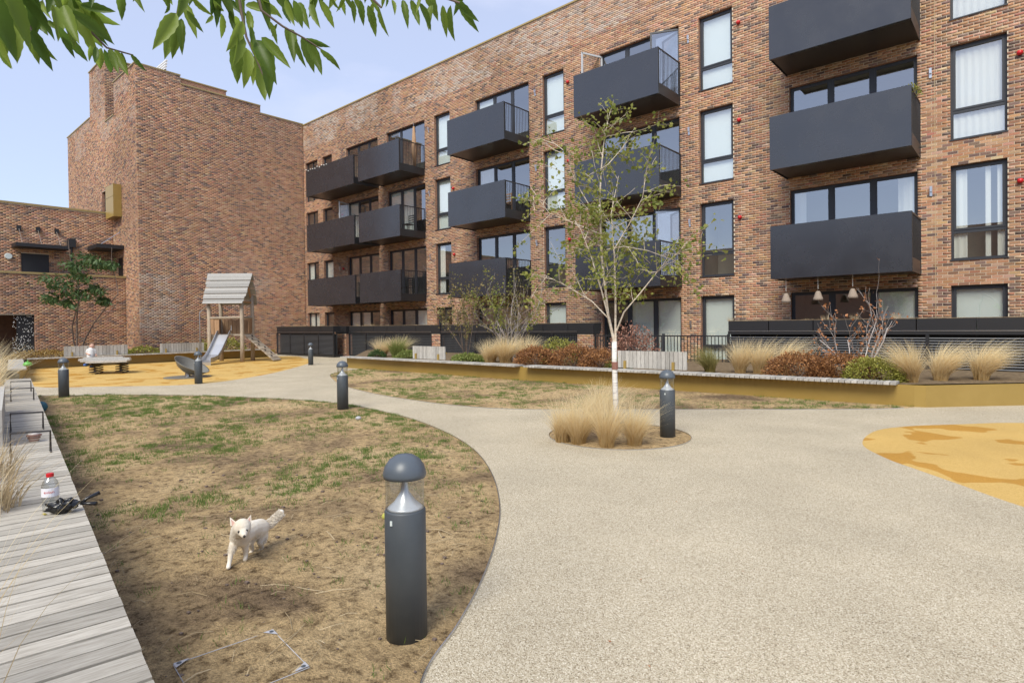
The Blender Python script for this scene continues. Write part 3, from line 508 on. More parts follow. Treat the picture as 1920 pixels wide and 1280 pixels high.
def blades(n, spread, h0, h1, lean, width, seed, seg=4, droop=.5, wind=0.0):
    rng = np.random.default_rng(seed); V = []; F = []
    for i in range(n):
        a = rng.random() * 6.283; r = spread * math.sqrt(rng.random()); bx, by = r * math.cos(a), r * math.sin(a); hh = h0 + (h1 - h0) * rng.random() ** 1.2; la = a + rng.normal(0, .7); ln = lean * (.15 + .85 * rng.random() ** 1.3) * (r / spread * .6 + .5); w = width * (.6 + .6 * rng.random()); wa = rng.random() * 6.283; i0 = len(V)
        for k in range(seg + 1):
            t = k / seg; out = hh * ln * (t ** 1.8); z = hh * (t - droop * ln * t * t * .6); ww = w * (1 - t * .85) / 2; sw = wind * hh * t ** 2; cx, cy = bx + math.cos(la) * out + .75 * sw, by + math.sin(la) * out + .66 * sw; z -= .35 * abs(sw)
            V += [(cx - math.cos(wa) * ww, cy - math.sin(wa) * ww, z), (cx + math.cos(wa) * ww, cy + math.sin(wa) * ww, z)]
        F += [(i0 + 2 * k, i0 + 2 * k + 1, i0 + 2 * k + 3, i0 + 2 * k + 2) for k in range(seg)]
    return np.array(V), np.array(F)
# ------------------------------------------------------------------ terrace screens in front of the ground floor
def slats(parent, x0, x1, y, z0, z1, pitch, th=.022, name='slat'):
    n = int((z1 - z0) / pitch); pr = None
    for i in range(n):
        if pr is None:
            m_ = MB().obox((0, 0, 0), ((x1 - x0) / 2, 0, 0), (0, .02, -.012), (0, .004, th / 2)); pr = m_.build(name, 'slat_grey', parent, local=True); o = pr
        else: o = pr.copy(); COL.objects.link(o); o.parent = parent
        o.location = Vector(((x0 + x1) / 2, y, z0 + pitch * (i + .5))) - base_of(parent)
def screen(label, x0, x1, y, divs, ztop=1.62, lou=True, pz=.36):
    t = thing('terrace_screen', ((x0 + x1) / 2, y, 0), label, 'screen'); f = MB(); f.box(x0, x1, y, y + .08, 1.235, 1.33); f.box(x0, x1, y + .02, y + .55, 0, .12)
    for d in (x0, *divs, x1): f.box(d - .035, d + .035, y + .002, y + .07, .12, 1.234)
    f.build('frame', 'bar_black', t); n = max(1, round((x1 - x0) / 1.15)); w = (x1 - x0) / n
    for i in range(n): q = MB().box(x0 + i * w + .012, x0 + (i + 1) * w - .012, y + .012, y + .45, 1.331, ztop); q.build('trough', 'bar_black', t)
    MB().box(x0, x1, y - .012, y - .001, 1.318, 1.334).build('bright_trim', 'steel', t); MB().box(x0 + .01, x1 - .01, y + .2, y + .25, .12, 1.234).build('back_sheet', 'interior_dark', t)
    ds = [x0, *divs, x1]
    for a, b in zip(ds, ds[1:]):
        if lou: slats(t, a + .036, b - .036, y + .04, .13, 1.23, .065)
        else:
            q = MB(); z = .15
            while z < 1.22: q.box(a + .036, b - .036, y + .03, y + .045, z - .008, z + .008); z += .075
            u = a + .07
            while u < b - .04: q.box(u - .007, u + .007, y + .0455, y + .055, .13, 1.23); u += .075
            q.build('mesh_panel', 'slat_grey', t)
    Vd, Fd = [], []; rg = np.random.default_rng(int(abs(x0) * 10))
    for i in range(int((x1 - x0) * 3)):
        big = rg.random() < .16; V1, F1 = blades(60 if big else 26, .10, .03 if not big else .08, .07 if not big else .22, .9, .006, int(rg.integers(1e6)), 2); Fd.append(F1 + sum(len(v) for v in Vd)); Vd.append(V1 + np.array((rg.uniform(x0, x1), rg.uniform(y + .06, y + .38), ztop)))
    dbs = np_obj('dry_planting', np.vstack(Vd), np.vstack(Fd), 'straw', t); MB().box(x0 + .02, x1 - .02, y + .03, y + .42, ztop + .001, ztop + .018).build('trough_soil', 'bed_mulch', t)
    tag(dbs, kind='stuff'); return t
screen('long black slatted screen with planted trough beside the bare rust-leaved tree', -6.76, 6, 17.3, (-4.3, -1.9, .6, 3.2))
screen('black mesh screen with planted trough behind the slatted bench and bushy shrub', -27.0, -20.4, 17.5, (-25.5, -23.9, -22.3), lou=False); screen('black mesh screen with planted trough between brick pier and railing gate', -19.75, -11.6, 17.5, (-17.6, -15.5, -13.5), lou=False)
screen('black louvred bin store with four doors beside the climbing frame', -33.4, -27.3, 16.75, (-31.85, -30.3, -28.8), ztop=1.64)
def pier(x0, x1, y, label):
    t = thing('brick_pier', ((x0 + x1) / 2, y, 0), label, 'pier'); P_ = lambda u, z, d: (u, y - d, z); cells_wall('wall', P_, x0, x1, 0, 1.23, [], 'mortar', t); brick_mesh('brickwork', P_, *lay_bricks(P_, x0, x1, 0, 1.23, [], 41), t)
    MB().box(x0 + .005, x1 - .005, y + .004, y + .4, 0, 1.23).build('core', 'brick_reveal', t); MB().box(x0 - .02, x1 + .02, y - .02, y + .42, 1.231, 1.62).build('cap_trough', 'bar_black', t)
pier(-28.3, -27.35, 17.55, 'brick pier beside the black bin store'); pier(-20.36, -19.79, 17.5, 'brick pier half hidden behind the bushy mixed-leaf shrub'); pier(-12.28, -11.6, 17.42, 'brick pier next to the black entrance railing')
t = thing('entrance_railing', (-9, 17.3, 0), 'black vertical-bar railing and gate between the terrace screens', 'railing'); q = MB(); q.box(-11.5, -6.8, 17.29, 17.33, 1.16, 1.2); q.box(-11.5, -6.8, 17.295, 17.325, .15, .19); q.build('rail', 'bar_black', t); u = -11.45
bp = None
while u < -6.8:
    if bp is None: bp = MB().box(-.01, .01, -.01, .01, .191, 1.159).build('bar', 'bar_black', t, local=True); o = bp
    else: o = bp.copy(); COL.objects.link(o); o.parent = t
    o.location = Vector((u, 17.31, 0)) - t.location; u += .11
[MB().box(x - .03, x + .03, 17.27, 17.35, 0, 1.25).build('gate_post', 'frame_grey', t) for x in (-9.9, -8.85)]

# ------------------------------------------------------------------ gold planters with slatted timber seats
def seat_line(parent, p0, p1, depth, z=.45, pitch=.105, mat_='bench_wood', th=.045, w=.092, side=1):
    p0, p1 = Vector(p0), Vector(p1); d = (p1 - p0); n = int(d.length / pitch); d.normalize(); nrm = Vector((-d.y, d.x)) * side; ang = math.atan2(d.y, d.x); pr = None
    for i in range(n):
        c = p0 + d * (pitch * (i + .5)) + nrm * depth / 2
        if pr is None: pr = MB().box(-w / 2, w / 2, -depth / 2, depth / 2, -th, 0).build('slat', mat_, parent, local=True); o = pr
        else: o = pr.copy(); COL.objects.link(o); o.parent = parent
        o.location = Vector((c.x, c.y, z + random.uniform(-.0015, .0015))) - base_of(parent); o.rotation_euler = (0, 0, ang + random.uniform(-.006, .006))
def wall_line(parent, pts, z, th=.012):
    q = MB()
    for a, b in zip(pts, pts[1:]):
        a, b = Vector(a), Vector(b); d = b - a; l = d.length; d.normalize(); nn = Vector((-d.y, d.x)); q.obox(((a.x + b.x) / 2 + nn.x * th, (a.y + b.y) / 2 + nn.y * th, z / 2), (d.x * l / 2, d.y * l / 2, 0), (nn.x * th / 2, nn.y * th / 2, 0), (0, 0, z / 2))
    return q.build('metal_wall', 'gold_metal', parent)
def backrest(parent, p0, p1, off, z0=.47, z1=.90, side=1, n=None):
    p0, p1 = Vector(p0), Vector(p1); d = (p1 - p0); Ln = d.length; d.normalize(); nn = Vector((-d.y, d.x)) * side; ang = math.atan2(d.y, d.x); c = (p0 + p1) / 2 + nn * off
    q = MB(); q.obox((c.x + nn.x * .05, c.y + nn.y * .05, (z0 + z1) / 2), (d.x * Ln / 2, d.y * Ln / 2, 0), (nn.x * .015, nn.y * .015, 0), (0, 0, .03))
    for s in (.12, .82): e = p0 + d * Ln * s - nn * .02 + nn * off; q.obox((e.x, e.y, z0 + .08), (d.x * .03, d.y * .03, 0), (nn.x * .05, nn.y * .05, 0), (0, 0, .10))
    br = q.build('backrest', 'gold_metal', parent); k = n or int(Ln / .115); pr = None
    for i in range(k):
        e = p0 + d * (Ln * (i + .5) / k) + nn * off
        if pr is None: pr = MB().box(-Ln / k / 2 + .006, Ln / k / 2 - .006, -.02, .02, 0, z1 - z0).build('slat', 'bench_wood', br, local=True); o = pr
        else: o = pr.copy(); COL.objects.link(o); o.parent = br
        o.location = Vector((e.x, e.y, z0)) - base_of(br); o.rotation_euler = (0, 0, ang)
t = thing('planter_bench', (-10, 12.7, 0), 'long gold metal planter with grey slatted seat and backrests below the facade', 'planter')
Q0, Q1, Q2, Q3, Q4 = (-20.0, 12.85), (-10.75, 12.72), (-1.62, 12.93), (-1.45, 12.98), (3.2, 17.6)
wall_line(t, [(-20.0, 14.2), Q0, Q1, Q2, Q3, Q4], .40); seat_line(t, (-20.1, 12.62), (-10.9, 12.47), .45); seat_line(t, (-10.68, 12.50), (-1.78, 12.70), .45)
backrest(t, (-16.2, 12.7), (-14.5, 12.67), .36, n=17); backrest(t, (-7.95, 12.72), (-6.1, 12.78), .36, n=17)
t = thing('corner_bench', (-31, 9, 0), 'gold planter bench with two slatted backrests under the brick tower', 'bench')
wall_line(t, [(-31.35, 15.6), (-31.35, 5.0), (-23.3, EDGE(-23.3) - .15)][::-1], .40); seat_line(t, (-30.95, 4.9), (-30.95, 15.2), .45, side=1, pitch=.11); seat_line(t, (-23.1, EDGE(-23.1)), (-30.9, EDGE(-30.9)), .45, side=1)
backrest(t, (-31.0, 6.15), (-31.0, 8.55), .36, side=1, n=17); backrest(t, (-31.0, 9.9), (-31.0, 11.9), .36, side=1, n=17)
# timber deck seat along the lawn, in the foreground
t = thing('deck_bench', (-9, EDGE(-9) - .2, 0), 'weathered grey timber plank bench running along the dry lawn', 'bench')
p0, p1 = Vector((.6, EDGE(.6))), Vector((-18.2, EDGE(-18.2))); d = (p1 - p0).normalized(); nn = Vector((-d.y, d.x)); pr = None; ang = math.atan2(d.y, d.x); Wd = .47
for i in range(int((p1 - p0).length / .112)):
    c = p0 + d * (.112 * (i + .5)) + nn * Wd / 2
    if pr is None: pr = MB().box(-.049, .049, -Wd / 2, Wd / 2, -.04, 0).build('plank', 'deck_wood', t, local=True); o = pr
    else: o = pr.copy(); COL.objects.link(o); o.parent = t
    o.location = Vector((c.x + nn.x * random.uniform(-.0015, .0015), c.y + nn.y * random.uniform(-.0015, .0015), .45 + random.uniform(-.002, .002))) - t.location; o.rotation_euler = (random.uniform(-.004, .004), 0, ang + random.uniform(-.003, .003))
q = MB()
for s in (.06, .40): a, b = p0 + nn * s, p1 + nn * s; q.obox(((a.x + b.x) / 2, (a.y + b.y) / 2, .23), (*(b - a) / 2, 0), (nn.x * .02, nn.y * .02, 0), (0, 0, .175))
q.build('bearer', 'gold_metal', t)
for X, L_ in ((-9.2, 3.3),):                     # solid timber back on the planter side
    a, b = Vector((X + L_ / 2, EDGE(X + L_ / 2))) + nn * .42, Vector((X - L_ / 2, EDGE(X - L_ / 2))) + nn * .42; q = MB(); q.obox(((a.x + b.x) / 2 + nn.x * .2, (a.y + b.y) / 2 + nn.y * .2, .62), (*(b - a) / 2, 0), (nn.x * .2, nn.y * .2, 0), (0, 0, .20)); q.build('back_block', 'bench_wood', t)
for X in (-7.0, -8.7, -12.45, -14.2):
    a = Vector((X, EDGE(X))) + nn * .07; b = Vector((X, EDGE(X))) + nn * .36; q = MB()
    q.tube([(a.x, a.y, .45), (a.x, a.y, .645), (b.x, b.y, .655), (b.x, b.y, .45)], .011, 4); q.tube([(a.x, a.y, .456), (a.x - d.x * .10, a.y - d.y * .10, .456)], .007, 4); q.tube([(b.x, b.y, .456), (b.x - d.x * .10, b.y - d.y * .10, .456)], .007, 4); q.build('armrest', 'soffit_metal', t)

# ------------------------------------------------------------------ bollard lights
def bollard(loc, label):
    t = thing('bollard_light', loc, label, 'bollard'); R = .105
    MB().lathe((0, 0, 0), [(R, 0), (R, .655), (R - .006, .665)], 28).build('post', 'bollard_grey', t, True, True); MB().lathe((0, 0, 0), [(R - .012, .6655), (R - .02, .675), (.055, .70), (.022, .75), (.014, .80), (.013, .835)], 24).build('reflector_cone', 'white_cone', t, True, True)
    q = MB(); n = 28
    for z in (.666, .832):
        for j in range(n): q.v.append(((R - .006) * math.cos(2 * math.pi * j / n), (R - .006) * math.sin(2 * math.pi * j / n), z))
    q.f = [(j, (j + 1) % n, n + (j + 1) % n, n + j) for j in range(n)]; q.build('clear_lens', 'clear_plastic', t, True, True)
    MB().lathe((0, 0, 0), [(R + .003, .825), (R + .006, .845), (R - .004, .882), (.078, .915), (.045, .937), (.0, .945)], 28).build('dome_cap', 'bollard_cap', t, True, True)
    MB().obox((-.02, -R - .001, .615), (.006, 0, 0), (0, .002, 0), (0, 0, .012)).build('sensor', 'lamp_glass', t, local=True); return t
bl = [(G(763, 1192), 'dark grey bollard light near the dog on the dry lawn'), (G(1252, 819), 'dark grey bollard light in the birch tree circle'), (G(643, 768), 'dark grey bollard light at the lawn edge near the path junction'), (G(120, 745), 'dark grey bollard light at the lawn corner beside the timber deck'),
      (Vector((-18.15, 6.72, 0)), 'dark grey bollard light in front of the tilted play dish'), (Vector((-22.89, 12.96, 0)), 'dark grey bollard light near the black bin store')]
b0 = None
for loc, lab in bl:
    if b0 is None: b0 = bollard(loc, lab)
    else: o = copy_tree(b0); o.location = loc; o['label'] = lab
    o = b0
for o in [x for x in bpy.data.objects if x.name.startswith('bollard_light')]: o.rotation_euler.z = random.uniform(0, .4)

# ------------------------------------------------------------------ vegetation
def tuft(loc, h, spread, label, group, matn='stipa', n=420, lean=.55, width=.006, seed=None, wind=.12):
    V, F = blades(n, spread * 1.15, h * .5, h * 1.28, lean, width, seed or random.randint(0, 9999), 5, .5, wind); o = np_obj('grass_tuft', V, F, matn); o.location = loc; return tag(o, label, 'grass', group)
for i, (x, y, h) in enumerate([(1055, 828, .55), (1085, 832, .62), (1138, 838, .66), (1190, 835, .56), (1112, 800, .62), (1130, 796, .66)]): tuft(G(x, y), h * 1.02, .08, ['feathery straw grass tuft at the rim of the tree circle away from the bollard', 'broad feathery straw grass tuft, second in from the tree circle rim', 'feathery straw grass tuft right against the birch trunk', 'feathery straw grass tuft between the birch trunk and the bollard', 'feathery straw grass tuft behind the others on the lawn side of the circle', 'tall feathery straw grass tuft directly behind the birch trunk'][i], 'tufts in the tree circle', n=1000, lean=.85, width=.005, seed=50 + i)
for i, (x, y, h) in enumerate([(-5.75, 13.6, .62), (-5.15, 13.9, .75), (-4.75, 14.0, .80), (-4.3, 14.3, .85)]): tuft((x, y, .40), h, .10, ['green-based grass tuft next to the slatted backrest', 'pale arching grass, second from the slatted backrest', 'pale arching grass, third from the slatted backrest', 'tall arching pale grass leaning on the russet hedge'][i], 'arching grasses beside the russet hedge', 'stipa_green' if i == 0 else 'stipa', 1150, .85, .009, 70 + i, (-.25, .1, .3, .5)[i])
for i, (x, y, h) in enumerate([(-1.75, 13.55, .80), (-1.35, 14.2, .80), (-.75, 14.75, .82)]): tuft((x, y, .40), h, .10, ['arching straw grass tuft beside the yellow-green clipped bush', 'arching straw grass, middle one of three at the gold planter corner', 'arching straw grass of the gold corner farthest from the yellow-green bush'][i], 'grasses at the gold corner', 'stipa', 1400, .85, .009, 80 + i, (-.30, .45, .5)[i])
for i, (x, y, h, mt) in enumerate([(-19.3, 14.0, .72, 'stipa'), (-18.75, 14.4, .8, 'stipa'), (-18.35, 14.0, .72, 'sedge'), (-13.1, 13.7, .72, 'stipa'), (-12.6, 13.9, .85, 'stipa'), (-12.1, 14.3, .8, 'stipa')]):
    tuft((x, y, .40), h, .16, ['pale arching grass at the very end of the planter seat', 'pale arching grass behind the green sedge clump', 'green upright sedge clump between the pale grasses', 'pale arching grass beside the low yellow-green ground plant', 'pale arching grass at the foot of the pale multi-stemmed tree', 'tall pale arching grass leaning on the russet hedge before the screen'][i], None if mt == 'sedge' else 'planter grasses ' + str(i // 3), mt, 850, .95, .015, 90 + i)
for i, (x, y, h) in enumerate([(-10.4, .95, .55), (-12.5, 1.25, .95), (-13.6, 1.35, 1.0), (-6.2, .55, .38), (-5.1, .42, .42), (-15.5, 1.5, .9), (-11.4, 1.0, .9)]): tuft((x, y, .40), h, .28, 'dry straw grass hanging over the timber deck edge', 'dry grasses behind the deck', 'stipa' if h > .5 else 'straw', 600, .8, .008, 100 + i)
V, F = blades(46, .16, .6, 1.05, .8, .0035, 203, 6, .6); o = np_obj('grass_tuft', V, F, 'stipa'); o.location = (-2.35, .12, .42); tag(o, 'thin wispy dry grass stems arching over the near deck planks', 'grass')
def leaf_cloud(pts, size, seed, aspect=.6, up=0.3):
    rng = np.random.default_rng(seed); P = np.asarray(pts, float); n = len(P); d = rng.normal(size=(n, 3)); d[:, 2] += up; d /= np.linalg.norm(d, axis=1)[:, None]; r = np.cross(d, rng.normal(size=(n, 3))); r /= np.linalg.norm(r, axis=1)[:, None]; nn_ = np.cross(d, r); s = (size * (.6 + .7 * rng.random(n)))[:, None]
    V = np.stack([P, P + d * s * .5 + r * s * aspect * .5 + nn_ * s * .08, P + d * s, P + d * s * .5 - r * s * aspect * .5 + nn_ * s * .08], 1).reshape(-1, 3); return V, np.arange(4 * n).reshape(-1, 4)
def shrub(name, loc, rx, ry, h, n, size, matn, label, cat='shrub', group=None, seed=1, stems=10, flat=.7):
    rng = np.random.default_rng(seed); t = thing(name, loc, label, cat, group); u = rng.normal(size=(n, 3)); u /= np.linalg.norm(u, axis=1)[:, None]; u[:, 2] = np.abs(u[:, 2]); rr = (flat + (1 - flat) * rng.random(n))[:, None]; lump = .80 + .38 * fbm(u[:, 0] * 2 + 5, u[:, 1] * 2 + u[:, 2] + 9, 1.6, seed, 3)[:, None]
    P = u * rr * lump * np.array((rx, ry, h)) + np.array(loc); V, F = leaf_cloud(P, size, seed); np_obj('foliage', V, F, matn, t); q = MB()
    for i in range(stems):
        a = rng.random() * 6.28; q.tube([(loc[0], loc[1], loc[2]), (loc[0] + math.cos(a) * rx * .3, loc[1] + math.sin(a) * ry * .3, loc[2] + h * .4), (loc[0] + math.cos(a) * rx * .65, loc[1] + math.sin(a) * ry * .65, loc[2] + h * .7)], [.012, .008, .004], 4)
    q.build('stem', 'bark_dark', t); return t
shrub('beech_hedge', (-10.9, 13.35, .38), .75, .5, .62, 4200, .055, 'beech_brown', 'russet brown clipped hedge mound spilling over the seat gap', seed=3); shrub('beech_hedge', (-9.7, 13.6, .38), .85, .55, .66, 4200, .055, 'beech_brown', 'russet brown hedge mound before the brick pier', seed=4); shrub('beech_hedge', (-8.75, 13.5, .38), .7, .5, .55, 3200, .055, 'beech_brown', 'dark russet hedge mound left of the slatted backrest', seed=5)
shrub('box_bush', (-10.9, 14.5, .38), .75, .5, .82, 2500, .055, 'box_green', 'yellow-green bush rising behind the russet hedge', seed=6)
shrub('beech_hedge', (-3.75, 13.6, .38), .75, .55, .56, 4500, .05, 'beech_brown', 'russet hedge mound left of the yellow-green bush', seed=7); shrub('beech_hedge', (-3.0, 13.75, .38), .7, .55, .58, 4200, .05, 'beech_brown', 'dark russet hedge mound touching the yellow-green bush', seed=8); shrub('box_bush', (-2.35, 13.5, .38), .55, .48, .52, 3800, .05, 'box_green', 'yellow-green clipped bush by the gold planter corner', seed=9)
shrub('sedge_patch', (-17.3, 13.7, .38), .55, .4, .3, 1500, .08, 'sedge', 'low yellow-green ground plant left of the slatted backrest', 'plant', seed=10); shrub('sedge_patch', (-13.95, 13.6, .38), .8, .4, .27, 2000, .08, 'sedge', 'low yellow-green ground plant right of the slatted backrest', 'plant', seed=11); shrub('dark_bush', (-19.0, 13.55, .38), .4, .3, .32, 1000, .06, 'dark_green', 'small dark green bush under the pale grasses', seed=12); shrub('sedge_patch', (-8.2, 13.5, .38), .35, .3, .3, 900, .07, 'sedge', 'small yellow-green plant at the left end of the backrest', 'plant', seed=13)
shrub('rust_cover', (-32.3, 5.6, .38), .7, 1.3, .35, 1600, .1, 'rust_cover', 'rusty golden ground cover beside the far backrest', 'plant', seed=14); shrub('dark_bush', (-32.2, 9.4, .38), .4, .8, .4, 900, .09, 'box_green', 'small green bush between the two far backrests', seed=15); shrub('dark_bush', (-32.3, 13.2, .38), .5, 1.3, .75, 1500, .1, 'box_green', 'green bush behind the climbing frame', seed=16)
shrub('mixed_bush', (-26.5, 1.6, .38), 1.3, 1.4, 1.35, 2600, .11, 'mix_leaf', 'green and bronze bush behind the far plank bench', seed=17)
def grow(q, rng, p, d, ln, r, depth, tips, spread=.5, upb=.15, kids=3, taper=.6):
    pts = [Vector(p)]; dd = Vector(d).normalized(); n = 4
    for k in range(n):
        dd = (dd + Vector(rng.normal(0, .13, 3)) + Vector((0, 0, upb * .3))).normalized(); pts.append(pts[-1] + dd * ln / n)
    q.tube(pts, [r * (1 - (1 - taper) * k / n) for k in range(n + 1)], 5 if r > .008 else 3, False)
    if depth == 0: tips += [(pts[k], r) for k in range(1, n + 1)]; return
    for c in range(kids):
        k = 1 + int(rng.integers(0, n)); nd = (dd + Vector(rng.normal(0, spread, 3)) + Vector((0, 0, upb))).normalized(); grow(q, rng, pts[k], nd, ln * (.5 + .3 * rng.random()), r * taper * .75, depth - 1, tips, spread, upb, kids, taper)
    if depth <= 1: tips += [(pts[k], r) for k in range(2, n + 1)]
# the birch: trunk, main stems placed as they stand, finer twigs grown from them
bd = math.hypot(-4.53, 7.4); B0 = Vector((-4.53, 7.4, 0)); birch = thing('birch_tree', B0, 'young white-stemmed birch with sparse leaves in the tree circle', 'tree'); q = MB()
tp = [at(1157, 814, bd), at(1154, 740, bd), at(1152, 680, bd), at(1152, 640, bd)]; tp[0].z = -.02; q.tube(tp, [.046, .04, .037, .036], 12); q.build('trunk', 'bark_white', birch, True)
tie = MB().tube([at(1153, 692, bd), at(1153, 678, bd)], .046, 10); tie.build('tree_tie', 'cup_brown', birch)
stems = [([(1152, 642), (1140, 590), (1128, 480), (1124, 380), (1128, 310), (1133, 262), (1137, 240)], 0, .028), ([(1154, 642), (1154, 560), (1152, 480), (1146, 400), (1160, 330)], .25, .022), ([(1150, 630), (1128, 545), (1108, 480), (1085, 420)], -.3, .018), ([(1144, 600), (1110, 565), (1060, 535), (1020, 515)], .3, .013), ([(1156, 620), (1170, 585), (1200, 550), (1240, 500), (1275, 470)], -.25, .017), ([(1126, 470), (1170, 462), (1215, 470), (1270, 490)], .2, .012), ([(1126, 420), (1090, 360), (1070, 320), (1062, 275)], -.2, .012), ([(1150, 470), (1180, 420), (1205, 370), (1215, 300)], -.25, .013), ([(1128, 440), (1080, 420), (1030, 400), (1000, 360)], .35, .011), ([(1130, 320), (1165, 280), (1190, 240)], .1, .009)]
rng = np.random.default_rng(5); q = MB(); tips = []
for pl, off, r in stems:
    pts = [at(x, y, bd + off * k / (len(pl) - 1)) for k, (x, y) in enumerate(pl)]; q.tube(pts, [.82 * r * (1 - .78 * k / (len(pl) - 1)) for k in range(len(pl))], 7, False)
    for k in range(1, len(pts)):
        for c in range(3 if k < 2 else 4):
            dd = (pts[k] - pts[k - 1]).normalized(); s = pts[k - 1].lerp(pts[k], rng.random())
            if s.z < 1.9: continue
            grow(q, rng, s, (dd * .4 + Vector(rng.normal(0, .65, 3))), .28 + .25 * rng.random(), .006, 1, tips, .55, -.05, 2)
q.build('branch', 'bark_tan', birch, True)
P = [];
for p, r in tips:
    for c in range(rng.integers(1, 6)): P.append(tuple(p + Vector(rng.normal(0, .045, 3))))
V, F = leaf_cloud(P, .062, 5, .75, -.5); np_obj('crown', V, F, 'birch_leaf', birch)
def small_tree(name, loc, label, h, stems, leafn, leafmat_, barkmat, seed, spread=.35, lsize=.06, upb=.25, r0=.016, depth=2, kids=3, cl=.05):
    rng = np.random.default_rng(seed); t = thing(name, loc, label, 'tree'); q = MB(); tips = []
    for i in range(stems):
        a = 6.283 * i / stems + rng.random(); grow(q, rng, Vector(loc) + Vector((math.cos(a) * .05, math.sin(a) * .05, -.02)), (math.cos(a) * spread, math.sin(a) * spread, 1), h * (.55 + .15 * rng.random()), r0, depth, tips, .45, upb, kids, .62)
    q.build('trunk', barkmat, t, True); P = [tuple(tips[rng.integers(0, len(tips))][0] + Vector(rng.normal(0, cl, 3))) for i in range(leafn)]; V, F = leaf_cloud(P, lsize, seed, .7); np_obj('crown', V, F, leafmat_, t); return t
small_tree('bushy_tree', (-16.0, 15.4, .38), 'bushy shrub tree with mixed green and bronze leaves behind the seat', 2.5, 7, 1500, 'mix_leaf', 'bark_dark', 21, .32, .075); small_tree('bare_tree', (-13.6, 15.3, .38), 'pale multi-stemmed small tree with leafy top beside pale grasses', 2.7, 9, 1000, 'mix_leaf', 'bark_grey', 22, .45, .08, .25, .02); small_tree('bare_tree', (-12.9, 14.6, .38), 'leafy green overhanging shrub between the pale tree and birch', 2.6, 4, 700, 'birch_leaf', 'bark_dark', 26, .3, .08)
small_tree('rust_tree', (-2.85, 14.6, .38), 'bare silvery multi-stemmed tree with few rust-coloured leaves', 1.9, 7, 420, 'rust_leaf', 'bark_grey', 23, .85, .06, .12, .015, 2, 3, .03)
shrub('pink_bush', (-9.0, 15.6, .38), .95, .6, 1.25, 2200, .07, 'pink_leaf', 'pinkish brown dried bush behind the slatted backrest', seed=24, stems=24, flat=.5)
t = small_tree('sumac_tree', (-33.0, 7.0, .38), 'dark green layered tree with slim stems against the low building', 5.4, 3, 10, 'dark_green', 'bark_dark', 25, .16, .1, .3, .04, 1, 2)
rng = np.random.default_rng(8); P = []
for (x, y, rx, ry) in [(165, 487, 30, 9), (185, 495, 32, 8), (140, 500, 22, 8), (100, 528, 38, 10), (125, 545, 30, 12), (95, 562, 18, 6), (150, 555, 26, 9), (180, 545, 18, 8), (195, 566, 13, 5), (128, 570, 12, 5), (205, 498, 14, 6), (150, 520, 24, 9)]:
    for i in range(170): P.append(tuple(at(x + rng.normal(0, rx * .5), y + rng.normal(0, ry * .5), 33.7 + rng.normal(0, .5))))
V, F = leaf_cloud(P, .24, 8, .32, 0); np_obj('crown', V, F, 'dark_green', t)
# grass and litter of the dry lawn
def scatter(poly, n, dens, seed):
    rng = np.random.default_rng(seed); lo, hi = poly.min(0), poly.max(0); P = lo + rng.random((n, 2)) * (hi - lo); sd = sdist(poly, P[:, 0], P[:, 1]); k = (sd > .03) & (rng.random(n) < dens(P[:, 0], P[:, 1])); return P[k]
def lawn_grass(name, poly, n, dens, seed, label=None, mt='grass_green', hh=(.02, .058), w=.006):
    rng = np.random.default_rng(seed); P = scatter(poly, n, dens, seed); C_ = np.repeat(P, 9, 0) + rng.normal(0, .032, (len(P) * 9, 2)); C_ = C_[sdist(poly, C_[:, 0], C_[:, 1]) > .01]; k = len(C_); h = hh[0] + (hh[1] - hh[0]) * rng.random(k); a = rng.random(k) * 6.283; la = rng.random(k) * 6.283; l = h * (.2 + .7 * rng.random(k)); z = np.full(k, .008)
    A = np.stack([C_[:, 0] - np.cos(a) * w / 2, C_[:, 1] - np.sin(a) * w / 2, z], 1); Bv = np.stack([C_[:, 0] + np.cos(a) * w / 2, C_[:, 1] + np.sin(a) * w / 2, z], 1); T = np.stack([C_[:, 0] + np.cos(la) * l, C_[:, 1] + np.sin(la) * l, z + h], 1)
    o = np_obj(name, np.stack([A, Bv, T], 1).reshape(-1, 3), np.arange(3 * k).reshape(-1, 3), mt); return tag(o, label, 'grass', kind='stuff')
d1 = lambda x, y: np.clip((fbm(x, y, .7, 4, 3) - .30) * 3, 0, 1) * np.clip((fbm(x, y, 9.5, 14, 2) - .53) * 6, 0, 1) * .75 * np.where(x < -5.2, 1, np.where(x < -3.6, .22, .06)) + .008
d2 = lambda x, y: np.clip((fbm(x, y, .9, 6, 3) - .40) * 4, 0, 1) * np.clip((fbm(x, y, 7, 16, 2) - .50) * 6, 0, 1) * .8 + .01
lawn_grass('sparse_grass', lawn1, 110000, d1, 3, 'sparse green grass tufts scattered over the dry lawn'); lawn_grass('sparse_grass', lawn2, 45000, d2, 4, 'sparse grass on the narrow dry lawn below the planter')
lawn_grass('dry_thatch', lawn1, 22000, lambda x, y: .15 + .6 * (fbm(x, y, 1.2, 8, 3) > .5), 5, 'dry straw thatch lying over the lawn soil', 'straw', (.003, .012), .004); lawn_grass('dry_thatch', lawn2, 5000, lambda x, y: .3 + 0 * x, 6, 'dry thatch on the narrow lawn below the planter', 'straw', (.004, .02), .008)
rng = np.random.default_rng(31); q = MB(); ck = MB()
for x, y in scatter(lawn1, 4500, lambda x, y: np.where(x > -6, .55, .08), 7)[:900]:
    a = rng.random() * 6.283; l = .05 + .22 * rng.random() ** 2; c = rng.normal(0, .25); q.tube([(x, y, .022), (x + math.cos(a) * l / 2, y + math.sin(a) * l / 2, .03), (x + math.cos(a + c) * l, y + math.sin(a + c) * l, .02)], .0012 + .0012 * rng.random(), 3, False)
tag(q.build('straw_litter', 'straw'), 'thin dry straw stems littering the bare lawn soil', 'straw', kind='stuff')
